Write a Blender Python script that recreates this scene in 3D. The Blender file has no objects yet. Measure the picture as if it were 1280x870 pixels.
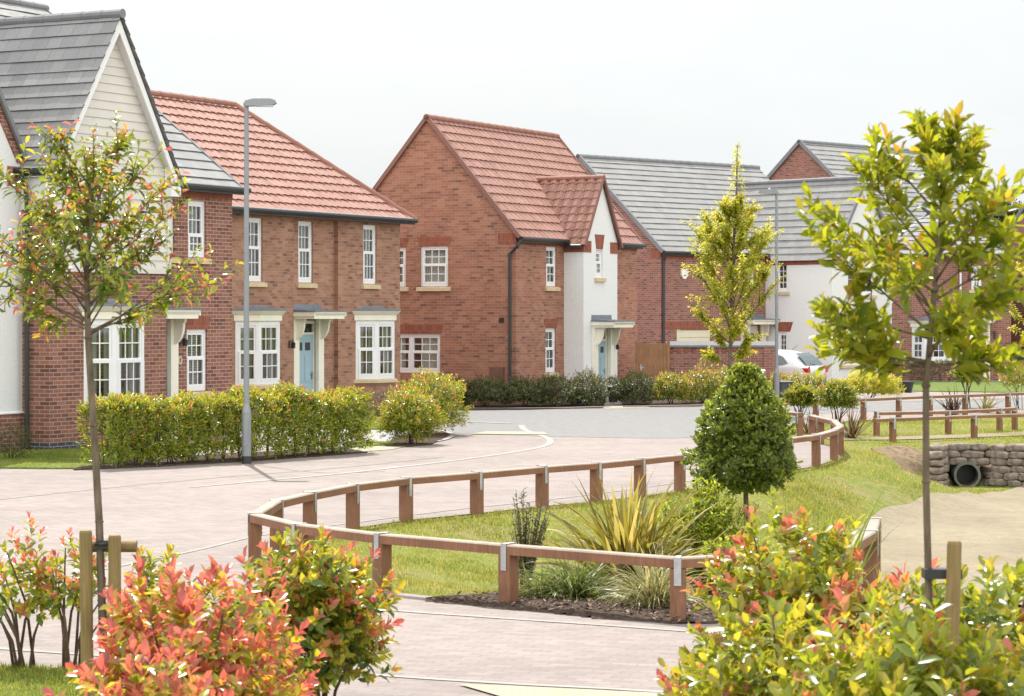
import bpy, bmesh, math, random
import numpy as np
from mathutils import Vector, Matrix, noise as mnoise
R = math.radians
sc = bpy.context.scene
COL = sc.collection
rng = np.random.default_rng(7)
random.seed(7)

# ------------------------------------------------------------------ nodes / materials
def newmat(name):
    m = bpy.data.materials.new(name); m.use_nodes = True
    nt = m.node_tree; nt.nodes.clear()
    out = nt.nodes.new('ShaderNodeOutputMaterial')
    return m, nt, out
def N(nt, typ, **kw):
    n = nt.nodes.new('ShaderNode' + typ)
    for k, v in kw.items():
        if k in n.inputs.keys(): n.inputs[k].default_value = v
        else: setattr(n, k, v)
    return n
def ramp(nt, fac, stops, interp='LINEAR'):
    n = nt.nodes.new('ShaderNodeValToRGB'); cr = n.color_ramp; cr.interpolation = interp
    while len(cr.elements) > 1: cr.elements.remove(cr.elements[-1])
    cr.elements[0].position = stops[0][0]; cr.elements[0].color = (*stops[0][1], 1)
    for p, c in stops[1:]:
        e = cr.elements.new(p); e.color = (*c, 1)
    nt.links.new(fac, n.inputs['Fac']); return n.outputs['Color']
def mixc(nt, fac, a, b, mode='MIX'):
    n = nt.nodes.new('ShaderNodeMix'); n.data_type = 'RGBA'; n.blend_type = mode
    for s, v in ((n.inputs[0], fac), (n.inputs[6], a), (n.inputs[7], b)):
        if hasattr(v, 'links'): nt.links.new(v, s)
        elif isinstance(v, (tuple, list)): s.default_value = (*v, 1) if len(v) == 3 else v
        else: s.default_value = v
    return n.outputs[2]
def bsdf(nt, out, color, rough=.6, spec=.5, metal=0, bump=None, bstr=.3, bdist=.01):
    b = N(nt, 'BsdfPrincipled')
    if hasattr(color, 'links'): nt.links.new(color, b.inputs['Base Color'])
    else: b.inputs['Base Color'].default_value = (*color, 1)
    if hasattr(rough, 'links'): nt.links.new(rough, b.inputs['Roughness'])
    else: b.inputs['Roughness'].default_value = rough
    b.inputs['Specular IOR Level'].default_value = spec; b.inputs['Metallic'].default_value = metal
    if bump is not None:
        bn = N(nt, 'Bump'); bn.inputs['Strength'].default_value = bstr; bn.inputs['Distance'].default_value = bdist
        nt.links.new(bump, bn.inputs['Height']); nt.links.new(bn.outputs[0], b.inputs['Normal'])
    nt.links.new(b.outputs[0], out.inputs['Surface']); return b
def texn(nt, scale, coord='Object', detail=4, rough=.6, vec=None):
    t = N(nt, 'TexNoise'); t.inputs['Scale'].default_value = scale
    t.inputs['Detail'].default_value = detail; t.inputs['Roughness'].default_value = rough
    if vec is None:
        tc = N(nt, 'TexCoord'); vec = tc.outputs[coord]
    nt.links.new(vec, t.inputs['Vector']); return t.outputs['Fac']
def plain(name, col, rough=.55, spec=.5, metal=0, var=.12, scale=3., bump=0.):
    m, nt, out = newmat(name)
    f = texn(nt, scale)
    lo = tuple(c * (1 - var) for c in col); hi = tuple(min(1, c * (1 + var)) for c in col)
    c = ramp(nt, f, [(.3, lo), (.7, hi)])
    bsdf(nt, out, c, rough, spec, metal, bump=f if bump else None, bstr=bump, bdist=.01)
    return m
def brickmat(name, stops, mortar, bw=.225, bh=.075, ms=.006, dirt=.18):
    m, nt, out = newmat(name)
    uv = N(nt, 'UVMap')
    b = N(nt, 'TexBrick'); b.offset = .5
    b.inputs['Color1'].default_value = (0, 0, 0, 1); b.inputs['Color2'].default_value = (1, 1, 1, 1)
    b.inputs['Mortar'].default_value = (.5, .5, .5, 1)
    b.inputs['Scale'].default_value = 1; b.inputs['Mortar Size'].default_value = ms
    b.inputs['Mortar Smooth'].default_value = .2
    b.inputs['Brick Width'].default_value = bw; b.inputs['Row Height'].default_value = bh
    nt.links.new(uv.outputs[0], b.inputs['Vector'])
    c = ramp(nt, b.outputs['Color'], stops, 'LINEAR')
    big = texn(nt, .9, vec=uv.outputs[0], detail=6)
    fine = texn(nt, 40, vec=uv.outputs[0], detail=3)
    c = mixc(nt, .5, c, ramp(nt, fine, [(.25, (.75, .72, .7)), (.75, (1.25, 1.25, 1.25))]), 'MULTIPLY')
    c = mixc(nt, dirt, c, ramp(nt, big, [(.3, (.55, .5, .5)), (.7, (1.3, 1.3, 1.3))]), 'MULTIPLY')
    c = mixc(nt, b.outputs['Fac'], c, mortar)
    inv = N(nt, 'Math', operation='SUBTRACT'); inv.inputs[0].default_value = 1
    nt.links.new(b.outputs['Fac'], inv.inputs[1])
    bsdf(nt, out, c, .85, .25, bump=inv.outputs[0], bstr=.5, bdist=.006)
    return m
def tilemat(name, lo, hi, tw=.3, tg=.33, rough=.55, seam=.35):
    m, nt, out = newmat(name)
    uv = N(nt, 'UVMap')
    b = N(nt, 'TexBrick'); b.offset = .5
    b.inputs['Color1'].default_value = (0, 0, 0, 1); b.inputs['Color2'].default_value = (1, 1, 1, 1)
    b.inputs['Mortar'].default_value = (.5, .5, .5, 1); b.inputs['Scale'].default_value = 1
    b.inputs['Mortar Size'].default_value = .006; b.inputs['Brick Width'].default_value = tw; b.inputs['Row Height'].default_value = tg
    nt.links.new(uv.outputs[0], b.inputs['Vector'])
    c = ramp(nt, b.outputs['Color'], [(0, lo), (1, hi)])
    big = texn(nt, 1.3, vec=uv.outputs[0], detail=6)
    c = mixc(nt, .14, c, ramp(nt, big, [(.3, (.6, .6, .6)), (.7, (1.3, 1.3, 1.3))]), 'MULTIPLY')
    fine = texn(nt, 25, vec=uv.outputs[0], detail=3)
    c = mixc(nt, .4, c, ramp(nt, fine, [(.3, (.75, .75, .75)), (.7, (1.2, 1.2, 1.2))]), 'MULTIPLY')
    s = N(nt, 'Math', operation='MULTIPLY'); s.inputs[1].default_value = seam; nt.links.new(b.outputs['Fac'], s.inputs[0])
    c = mixc(nt, s.outputs[0], c, (.03, .03, .03))
    bsdf(nt, out, c, rough, .3, bump=fine, bstr=.15, bdist=.004)
    return m
def leafmat(name, stops, transl=.45, rough=.32, spec=.5, var=.35, tmul=1.6, bright=1.0):
    m, nt, out = newmat(name)
    a = N(nt, 'Attribute', attribute_name='tint'); g = N(nt, 'NewGeometry')
    stops = [(p, tuple(v * bright for v in c)) for p, c in stops]
    c = ramp(nt, a.outputs['Fac'], stops)
    c = mixc(nt, var, c, ramp(nt, g.outputs['Random Per Island'], [(0, (.35, .4, .35)), (.5, (1, 1, 1)), (1, (1.7, 1.6, 1.3))]), 'MULTIPLY')
    b = bsdf(nt, out, c, rough, spec)
    t = N(nt, 'BsdfTranslucent')
    tc = mixc(nt, 1., c, (tmul, tmul * .92, tmul * .72), 'MULTIPLY'); nt.links.new(tc, t.inputs['Color'])
    mx = N(nt, 'MixShader'); mx.inputs[0].default_value = transl
    nt.links.new(b.outputs[0], mx.inputs[1]); nt.links.new(t.outputs[0], mx.inputs[2])
    nt.links.new(mx.outputs[0], out.inputs['Surface'])
    return m
def barkmat(name, lo, hi, sc_=30):
    m, nt, out = newmat(name)
    tc = N(nt, 'TexCoord'); mp = N(nt, 'Mapping'); mp.inputs['Scale'].default_value = (1, 1, .2)
    nt.links.new(tc.outputs['Object'], mp.inputs['Vector'])
    f = texn(nt, sc_, vec=mp.outputs[0], detail=5)
    bsdf(nt, out, ramp(nt, f, [(.3, lo), (.7, hi)]), .8, .2, bump=f, bstr=.5, bdist=.01); return m
def woodmat(name, lo, hi, axis=2, sc_=14, rough=.65):
    m, nt, out = newmat(name)
    uv = N(nt, 'UVMap'); mp = N(nt, 'Mapping'); mp.inputs['Scale'].default_value = (1, .07, 1)
    nt.links.new(uv.outputs[0], mp.inputs['Vector'])
    f = texn(nt, sc_ * 4, vec=mp.outputs[0], detail=5, rough=.7); g = texn(nt, 2.5, detail=3)
    c = ramp(nt, f, [(.25, lo), (.75, hi)])
    c = mixc(nt, .5, c, ramp(nt, g, [(.3, (.6, .6, .6)), (.7, (1.3, 1.3, 1.3))]), 'MULTIPLY')
    bsdf(nt, out, c, rough, .3, bump=f, bstr=.35, bdist=.006); return m

M = {}
MORT1 = (.40, .33, .29); MORT2 = (.33, .24, .19)
M['brick_a'] = brickmat('brick_deep_red', [(0, (.14, .058, .042)), (.45, (.235, .100, .068)), (.8, (.29, .128, .088)), (1, (.18, .08, .066))], MORT1)
M['brick_b'] = brickmat('brick_pink_multi', [(0, (.17, .095, .075)), (.06, (.20, .105, .078)), (.11, (.26, .13, .085)), (.55, (.33, .172, .113)), (1, (.38, .21, .145))], MORT2, ms=.005, dirt=.3)
M['brick_c'] = brickmat('brick_orange_multi', [(0, (.16, .08, .062)), (.04, (.19, .092, .066)), (.08, (.255, .112, .075)), (.6, (.32, .145, .096)), (1, (.37, .18, .12))], MORT2, ms=.005, dirt=.3)
M['brick_d'] = brickmat('brick_dark_red', [(0, (.14, .06, .05)), (.3, (.235, .095, .07)), (.75, (.29, .125, .092)), (1, (.20, .085, .07))], (.34, .28, .25))
M['brick_band'] = brickmat('brick_red_soldier', [(0, (.20, .06, .038)), (1, (.29, .09, .055))], (.25, .15, .11), bw=.075, bh=.225, ms=.005)
M['brick_blue'] = brickmat('brick_blue_plinth', [(0, (.05, .05, .06)), (1, (.11, .11, .125))], (.3, .3, .3))
M['tile_grey'] = tilemat('roof_tile_slate_grey', (.20, .20, .205), (.25, .248, .25), .33, .29, .7)
M['tile_grey_far'] = tilemat('roof_tile_grey', (.215, .213, .212), (.25, .248, .246), .33, .33, .75)
M['tile_red'] = tilemat('roof_tile_terracotta', (.28, .142, .112), (.345, .19, .155), .3, .33, seam=.0)
M['ridge_red'] = plain('ridge_tile_terracotta', (.25, .11, .08), .7)
M['ridge_grey'] = plain('ridge_tile_grey', (.17, .17, .18), .7)
M['verge_red'] = plain('terracotta_verge', (.20, .095, .075), .7)
M['white'] = plain('white_pvc', (.73, .73, .74), .3, .5, var=.03)
M['cream'] = plain('cream_painted_timber', (.76, .73, .62), .45, var=.05)
M['render'] = plain('white_render', (.68, .68, .675), .9, .2, var=.06, scale=18, bump=.25)
M['clad'] = plain('pale_boarding', (.60, .57, .53), .6, var=.05, scale=2)
M['stone'] = plain('cast_stone', (.55, .44, .28), .8, .3, var=.12, scale=10)
M['lead'] = plain('lead_sheet', (.16, .18, .21), .5, .5, var=.2, scale=6)
M['black'] = plain('black_plastic', (.022, .022, .024), .4)
M['blue'] = plain('pale_blue_door', (.30, .43, .50), .4, var=.04)
M['chrome'] = plain('brushed_steel', (.6, .6, .6), .3, metal=1)
M['galv'] = plain('galvanised_steel', (.40, .41, .42), .5, metal=.5, var=.15, scale=12)
M['lampgrey'] = plain('grey_painted_steel', (.22, .235, .25), .45, metal=.2, var=.06)
M['curtain'] = plain('net_curtain', (.62, .60, .55), .9, .1, var=.1, scale=6)
M['blind'] = plain('window_blind', (.66, .64, .56), .8, .1)
M['garage'] = plain('cream_garage_door', (.62, .58, .42), .5, var=.04)
M['brown'] = plain('brown_plastic', (.15, .075, .05), .5)
M['greycab'] = plain('pale_grey_cabinet', (.62, .63, .65), .5, var=.05)
M['concrete'] = plain('concrete_bag', (.19, .155, .128), .95, .2, var=.5, scale=7, bump=.8)
M['pipe'] = plain('concrete_pipe', (.13, .132, .115), .9, .2, var=.2, scale=12, bump=.3)
M['mulch'] = plain('bark_mulch', (.06, .042, .033), .95, .1, var=.7, scale=22, bump=.8)
M['railside'] = woodmat('timber_rail_stained', (.14, .064, .034), (.29, .142, .082))
M['fencewood'] = woodmat('timber_gate', (.20, .095, .04), (.36, .19, .09))
M['stake'] = woodmat('treated_stake', (.15, .10, .035), (.28, .20, .085))
M['bark'] = barkmat('grey_brown_bark', (.07, .052, .035), (.20, .155, .11))
M['stem'] = barkmat('shrub_stem', (.055, .035, .024), (.15, .10, .065))
def glassmat():
    m, nt, out = newmat('window_glass')
    fr = N(nt, 'Fresnel'); fr.inputs['IOR'].default_value = 1.7
    ad = N(nt, 'Math', operation='ADD'); ad.inputs[1].default_value = .04; nt.links.new(fr.outputs[0], ad.inputs[0])
    tr = N(nt, 'BsdfTransparent'); tr.inputs['Color'].default_value = (.80, .86, .86, 1)
    gl = N(nt, 'BsdfGlossy'); gl.inputs['Roughness'].default_value = .02
    mx = N(nt, 'MixShader'); nt.links.new(ad.outputs[0], mx.inputs[0])
    nt.links.new(tr.outputs[0], mx.inputs[1]); nt.links.new(gl.outputs[0], mx.inputs[2]); nt.links.new(mx.outputs[0], out.inputs['Surface'])
    return m
M['glass'] = glassmat()

# ------------------------------------------------------------------ mesh builder
class Fr:                                   # a wall frame: along, outward, up
    def __init__(s, o, ex, n):
        s.o = Vector(o); s.ex = Vector(ex).normalized(); s.n = Vector(n).normalized(); s.z = Vector((0, 0, 1))
    def p(s, a, b, c): return s.o + s.ex * a + s.n * b + s.z * c
    def shift(s, a=0, b=0, c=0): return Fr(s.p(a, b, c), s.ex, s.n)
class MB:
    def __init__(s): s.v = []; s.f = []; s.uv = []; s.bev = 0
    def quad(s, ps, uvs=None):
        i = len(s.v); s.v += [tuple(p) for p in ps]; s.f.append(tuple(range(i, i + len(ps))))
        s.uv.append(uvs if uvs else [(0, 0)] * len(ps))
    def box(s, fr, a0, a1, b0, b1, c0, c1, uvo=0.):
        P = lambda a, b, c: fr.p(a, b, c)
        u = lambda *q: [(x + uvo, y) for x, y in q]
        for (pts, uvs) in (
            ([(a0, b1, c0), (a1, b1, c0), (a1, b1, c1), (a0, b1, c1)], u((a0, c0), (a1, c0), (a1, c1), (a0, c1))),
            ([(a1, b0, c0), (a0, b0, c0), (a0, b0, c1), (a1, b0, c1)], u((a1, c0), (a0, c0), (a0, c1), (a1, c1))),
            ([(a1, b1, c0), (a1, b0, c0), (a1, b0, c1), (a1, b1, c1)], u((b1, c0), (b0, c0), (b0, c1), (b1, c1))),
            ([(a0, b0, c0), (a0, b1, c0), (a0, b1, c1), (a0, b0, c1)], u((b0, c0), (b1, c0), (b1, c1), (b0, c1))),
            ([(a0, b1, c1), (a1, b1, c1), (a1, b0, c1), (a0, b0, c1)], u((a0, b1), (a1, b1), (a1, b0), (a0, b0))),
            ([(a0, b0, c0), (a1, b0, c0), (a1, b1, c0), (a0, b1, c0)], u((a0, b0), (a1, b0), (a1, b1), (a0, b1)))):
            s.quad([P(*q) for q in pts], uvs)
    def prism(s, fr, poly, b0, b1):           # polygon in (a,c) extruded along b
        n = len(poly)
        s.quad([fr.p(a, b1, c) for a, c in poly], [(a, c) for a, c in poly])
        s.quad([fr.p(a, b0, c) for a, c in reversed(poly)], [(a, c) for a, c in reversed(poly)])
        for i in range(n):
            (a, c), (d, e) = poly[i], poly[(i + 1) % n]
            L = math.hypot(d - a, e - c)
            s.quad([fr.p(a, b0, c), fr.p(d, b0, e), fr.p(d, b1, e), fr.p(a, b1, c)], [(0, b0), (L, b0), (L, b1), (0, b1)])
    def prism_a(s, fr, poly, a0, a1):         # polygon in (b,c) extruded along a
        n = len(poly)
        s.quad([fr.p(a0, b, c) for b, c in poly], [(b, c) for b, c in poly])
        s.quad([fr.p(a1, b, c) for b, c in reversed(poly)], [(b, c) for b, c in reversed(poly)])
        for i in range(n):
            (b, c), (d, e) = poly[i], poly[(i + 1) % n]
            L = math.hypot(d - b, e - c)
            s.quad([fr.p(a0, b, c), fr.p(a1, b, c), fr.p(a1, d, e), fr.p(a0, d, e)], [(a0, 0), (a1, 0), (a1, L), (a0, L)])
    def tube(s, pts, rad, n=8, cap=True):
        pts = [Vector(p) for p in pts]
        if not hasattr(rad, '__len__'): rad = [rad] * len(pts)
        base = len(s.v); L = 0; up = None
        for i, p in enumerate(pts):
            t = (pts[min(i + 1, len(pts) - 1)] - pts[max(i - 1, 0)]).normalized()
            if up is None: up = t.orthogonal().normalized()
            up = (up - t * up.dot(t)).normalized(); w = t.cross(up)
            for k in range(n):
                a = 2 * math.pi * k / n
                s.v.append(tuple(p + (up * math.cos(a) + w * math.sin(a)) * rad[i]))
        for i in range(len(pts) - 1):
            L2 = L + (pts[i + 1] - pts[i]).length
            for k in range(n):
                k2 = (k + 1) % n
                s.f.append((base + i * n + k, base + i * n + k2, base + (i + 1) * n + k2, base + (i + 1) * n + k))
                c = 2 * math.pi * rad[i]
                s.uv.append([(c * k / n, L), (c * (k + 1) / n, L), (c * (k + 1) / n, L2), (c * k / n, L2)])
            L = L2
        if cap:
            s.f.append(tuple(base + k for k in reversed(range(n)))); s.uv.append([(0, 0)] * n)
            s.f.append(tuple(base + (len(pts) - 1) * n + k for k in range(n))); s.uv.append([(0, 0)] * n)
    def mesh(s, name):
        me = bpy.data.meshes.new(name); me.from_pydata(s.v, [], s.f)
        l = me.uv_layers.new(name='UVMap'); flat = [c for f in s.uv for q in f for c in q]
        l.data.foreach_set('uv', flat); me.update(); return me
def add(name, me, mat, parent=None, smooth=False, label=None, bevel=0):
    o = bpy.data.objects.new(name, me); COL.objects.link(o)
    if mat is not None: me.materials.append(M[mat] if isinstance(mat, str) else mat)
    if parent is not None: o.parent = parent
    if smooth: me.polygons.foreach_set('use_smooth', [True] * len(me.polygons))
    if label: o['label'] = label
    if bevel:
        md = o.modifiers.new('edge', 'BEVEL'); md.width = bevel; md.segments = 2; md.limit_method = 'ANGLE'; md.angle_limit = R(40)
    return o
def part(name, mb, mat, parent, **k): return add(name, mb.mesh(name), mat, parent, **k)
def empty(name, loc, rz=0, label=None, cat=None, group=None):
    o = bpy.data.objects.new(name, None); COL.objects.link(o); o.location = loc; o.rotation_euler = (0, 0, rz)
    o.empty_display_size = .2
    return tag(o, label, cat, group)
def tag(o, label=None, cat=None, group=None, kind=None):
    if label: o['label'] = label
    if cat: o['category'] = cat
    if group: o['group'] = group
    if kind: o['kind'] = kind
    return o
def dup(root, loc, rz, label, group=None):
    r = root.copy(); COL.objects.link(r); r.location = loc; r.rotation_euler = (0, 0, rz)
    r['label'] = label
    if group: r['group'] = group
    for ch in root.children:
        c = ch.copy(); COL.objects.link(c); c.parent = r
        for g in ch.children:
            d = g.copy(); COL.objects.link(d); d.parent = c
    return r
def npmesh(name, V, F, tint=None, smooth=True):   # F: list of (n,k) int arrays
    me = bpy.data.meshes.new(name)
    V = np.asarray(V, np.float32).reshape(-1, 3)
    me.vertices.add(len(V)); me.vertices.foreach_set('co', V.ravel())
    loops = np.concatenate([f.ravel() for f in F]).astype(np.int32)
    tot = np.concatenate([np.full(len(f), f.shape[1], np.int32) for f in F])
    st = np.concatenate([[0], np.cumsum(tot)[:-1]]).astype(np.int32)
    me.loops.add(len(loops)); me.loops.foreach_set('vertex_index', loops)
    me.polygons.add(len(tot)); me.polygons.foreach_set('loop_start', st)
    me.polygons.foreach_set('use_smooth', np.full(len(tot), smooth))
    if tint is not None:
        a = me.attributes.new('tint', 'FLOAT', 'POINT'); a.data.foreach_set('value', np.asarray(tint, np.float32))
    me.update(calc_edges=True); me.validate(); return me

# ------------------------------------------------------------------ world, sun, camera
SUN_EL, SUN_AZ = R(54), R(-12)           # azimuth from +Y, positive towards +X
w = bpy.data.worlds.new('World'); sc.world = w; w.use_nodes = True
nt = w.node_tree; nt.nodes.clear()
wo = nt.nodes.new('ShaderNodeOutputWorld'); bg = nt.nodes.new('ShaderNodeBackground')
sky = nt.nodes.new('ShaderNodeTexSky'); sky.sky_type = 'NISHITA'; sky.sun_disc = False
sky.sun_elevation = SUN_EL; sky.sun_rotation = SUN_AZ; sky.air_density = 1.2; sky.dust_density = 5.0; sky.ozone_density = 1.0
# thin bright overcast veil over the blue: soft large cloud noise, paler towards the horizon
tc = nt.nodes.new('ShaderNodeTexCoord'); mp = nt.nodes.new('ShaderNodeMapping'); mp.inputs['Scale'].default_value = (1, 1, 3.5)
nt.links.new(tc.outputs['Generated'], mp.inputs['Vector'])
cn = texn(nt, 3.2, vec=mp.outputs[0], detail=7, rough=.6)
veil = ramp(nt, cn, [(.35, (.80,) * 3), (.65, (.97,) * 3)])
VEIL = (5.1, 5.48, 5.76)
c2 = texn(nt, 1.7, vec=mp.outputs[0], detail=8, rough=.55)
mixn = mixc(nt, veil, sky.outputs[0], ramp(nt, c2, [(.38, tuple(v * .96 for v in VEIL)), (.62, (5.75, 5.96, 6.08))]))
# unseen sky behind the camera and overhead, boosted as added fill for shaded walls
sx = N(nt, 'SeparateXYZ'); nt.links.new(tc.outputs['Generated'], sx.inputs[0])
mr = N(nt, 'MapRange'); mr.inputs['From Min'].default_value = .75; mr.inputs['From Max'].default_value = -.6; mr.inputs['To Min'].default_value = 0.; mr.inputs['To Max'].default_value = 1.
nt.links.new(sx.outputs['Y'], mr.inputs['Value'])
mixn = mixc(nt, 1., mixn, mixc(nt, mr.outputs[0], (1., 1., 1.), (2.75, 2.62, 2.45)), 'MULTIPLY')
nt.links.new(mixn, bg.inputs['Color']); bg.inputs['Strength'].default_value = .075
nt.links.new(bg.outputs[0], wo.inputs['Surface'])
ld = bpy.data.lights.new('sun', 'SUN'); ld.energy = 3.1; ld.angle = R(.6); ld.color = (1, .95, .87)
so = bpy.data.objects.new('sun', ld); COL.objects.link(so)
sdir = Vector((math.cos(SUN_EL) * math.sin(SUN_AZ), math.cos(SUN_EL) * math.cos(SUN_AZ), math.sin(SUN_EL)))
so.rotation_euler = sdir.to_track_quat('Z', 'Y').to_euler(); so.location = (0, 0, 40)
cam = bpy.data.cameras.new('camera'); co = bpy.data.objects.new('camera', cam); COL.objects.link(co); sc.camera = co
co.location = (0, 0, 2.5); co.rotation_euler = (R(90), 0, 0)
cam.sensor_width = 36; cam.lens = 3000 / 1280 * 36; cam.shift_y = -(435 - 392) / 1280; cam.clip_end = 5000; cam.clip_start = .5
cam.dof.use_dof = True; cam.dof.focus_distance = 44; cam.dof.aperture_fstop = 9.5
sc.view_settings.view_transform = 'Standard'; sc.view_settings.look = 'None'; sc.view_settings.exposure = 1.20; sc.view_settings.gamma = 1
sc.cycles.max_bounces = 8; sc.cycles.diffuse_bounces = 4; sc.cycles.transparent_max_bounces = 12
sc.cycles.use_denoising = True; sc.cycles.caustics_reflective = False; sc.cycles.caustics_refractive = False

# ------------------------------------------------------------------ terrain
OVAL = [(-2.62, 24.0), (-2.5, 25.5), (-2.24, 26.6), (-1.85, 27.9), (-1.28, 29.0), (-.44, 30.0), (.39, 31.1), (1.12, 31.9), (1.75, 32.8), (2.36, 33.75), (3.0, 35.0), (3.7, 36.4), (4.4, 38.2), (4.98, 39.3), (5.5, 41), (5.8, 42.4), (6.0, 44.7)]
FRONT = [(3.27, 21.9), (3.1, 20.6), (2.35, 19.75), (1.35, 19.5), (-.03, 20.6), (-1.17, 21.6), (-2.0, 22.6), (-2.5, 23.6)]
SWALE = OVAL + [(6.4, 45.6), (7.5, 46.1), (9.3, 46.9), (20, 49), (20, 18), (4.4, 18.5)] + FRONT
def poly_dist(P, poly):
    P = np.asarray(P, float); d = np.full(len(P), 1e9); ins = np.zeros(len(P), bool)
    for i in range(len(poly)):
        a = np.array(poly[i], float); b = np.array(poly[(i + 1) % len(poly)], float)
        ab = b - a; t = np.clip(((P - a) @ ab) / (ab @ ab), 0, 1)
        d = np.minimum(d, np.hypot(*(P - a - t[:, None] * ab).T))
        c = ((a[1] > P[:, 1]) != (b[1] > P[:, 1]))
        with np.errstate(divide='ignore', invalid='ignore'):
            xi = a[0] + (P[:, 1] - a[1]) / (b[1] - a[1] + 1e-12) * ab[0]
        ins ^= c & (P[:, 0] < xi)
    return d, ins
CUL = (8.38, 44.0)
def ground_z(xy):
    xy = np.atleast_2d(np.asarray(xy, float)); d, ins = poly_dist(xy, SWALE)
    t = np.clip((d - .35) / 2.5, 0, 1); s = t * t * (3 - 2 * t)
    D = np.interp(xy[:, 0], [-2, 3, 5], [.34, .42, .66])
    z = np.where(ins, -D * s, 0.)
    q = np.sin(xy[:, 0] * 2.1 + xy[:, 1] * 1.3) * .02 + np.sin(xy[:, 0] * .9 - xy[:, 1] * 2.7) * .02
    z = np.where(ins, z + q * s, z)
    notch = -.66 + np.maximum(0, np.abs(xy[:, 0] - CUL[0]) - .7 - (44.2 - xy[:, 1]) * .25) * .9
    return np.where(((xy[:, 1] < 44.3) | ((xy[:, 1] < 44.85) & (np.abs(xy[:, 0] - CUL[0]) < .3))) & (xy[:, 1] > 41) & ins, np.minimum(z, np.maximum(notch, -.66)), z)
xs = np.concatenate([[-900, -300, -100, -40, -15, -6], np.arange(-3.6, 16.01, .2), [20.5, 30, 60, 150, 400, 900]])
ys = np.concatenate([[-200, -50, 0, 8, 14], np.arange(17.6, 50.4, .2), [56, 65, 80, 110, 160, 300, 700, 2500]])
GX, GY = np.meshgrid(xs, ys); XY = np.stack([GX.ravel(), GY.ravel()], 1)
V = np.concatenate([XY, ground_z(XY)[:, None] - .012], 1)
nx, ny = len(xs), len(ys); I = np.arange(nx * ny).reshape(ny, nx)
Fq = np.stack([I[:-1, :-1], I[:-1, 1:], I[1:, 1:], I[1:, :-1]], -1).reshape(-1, 4)
def grassground():
    m, nt, out = newmat('turf_ground')
    a = texn(nt, .55, detail=5); b = texn(nt, 6, detail=6, rough=.75); c = texn(nt, 45, detail=3)
    g = ramp(nt, b, [(.2, (.07, .105, .018)), (.5, (.15, .18, .035)), (.8, (.23, .23, .07))])
    tan = ramp(nt, c, [(.3, (.13, .10, .055)), (.7, (.32, .25, .14))])
    f = N(nt, 'Math', operation='MULTIPLY'); nt.links.new(a, f.inputs[0]); nt.links.new(b, f.inputs[1])
    k = ramp(nt, f.outputs[0], [(.24, (0, 0, 0)), (.36, (.75, .75, .75))])
    col = mixc(nt, k, g, tan)
    bsdf(nt, out, col, .95, .1, bump=c, bstr=.7, bdist=.03); return m
M['turf'] = grassground()
tag(add('ground', npmesh('ground', V, [Fq]), 'turf'), kind='structure')

def fill(name, poly, z, mat, holes=(), thick=0, kind='structure'):
    bm = bmesh.new(); ed = []
    for ring in [poly] + list(holes):
        vs = [bm.verts.new((x, y, z)) for x, y in ring]
        ed += [bm.edges.new((vs[i], vs[(i + 1) % len(vs)])) for i in range(len(vs))]
    bmesh.ops.triangle_fill(bm, edges=ed, use_beauty=True)
    for f in bm.faces:
        if f.normal.z < 0: f.normal_flip()
    if thick:
        r = bmesh.ops.extrude_face_region(bm, geom=list(bm.faces))
        bmesh.ops.translate(bm, vec=(0, 0, -thick), verts=[v for v in r['geom'] if isinstance(v, bmesh.types.BMVert)])
        bmesh.ops.recalc_face_normals(bm, faces=list(bm.faces))
    me = bpy.data.meshes.new(name); bm.to_mesh(me); bm.free()
    return tag(add(name, me, mat), kind=kind)
def ribbon(pts, w):
    P = np.array(pts, float); T = np.gradient(P, axis=0); T /= np.linalg.norm(T, axis=1)[:, None]
    Nn = np.stack([-T[:, 1], T[:, 0]], 1) * w / 2
    return [tuple(q) for q in P + Nn] + [tuple(q) for q in (P - Nn)[::-1]]
def smooth_line(pts, k=6):
    P = [np.array(p, float) for p in pts]; P = [2 * P[0] - P[1]] + P + [2 * P[-1] - P[-2]]; out = []
    for i in range(1, len(P) - 2):
        for j in range(k):
            t = j / k; a, b, c, d = P[i - 1:i + 3]
            out.append(.5 * ((2 * b) + (-a + c) * t + (2 * a - 5 * b + 4 * c - d) * t * t + (-a + 3 * b - 3 * c + d) * t ** 3))
    out.append(P[-2]); return [tuple(p) for p in out]
def strip(name, pts, w, z, mat, k=6):
    P = smooth_line(pts, k); r = ribbon(P, w); n = len(P); mb = MB()
    for i in range(n - 1):
        a, b, c, d = r[i], r[i + 1], r[2 * n - 2 - i], r[2 * n - 1 - i]
        mb.quad([(*d, z), (*c, z), (*b, z), (*a, z)])
    return tag(add(name, mb.mesh(name), mat), kind='structure')
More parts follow.
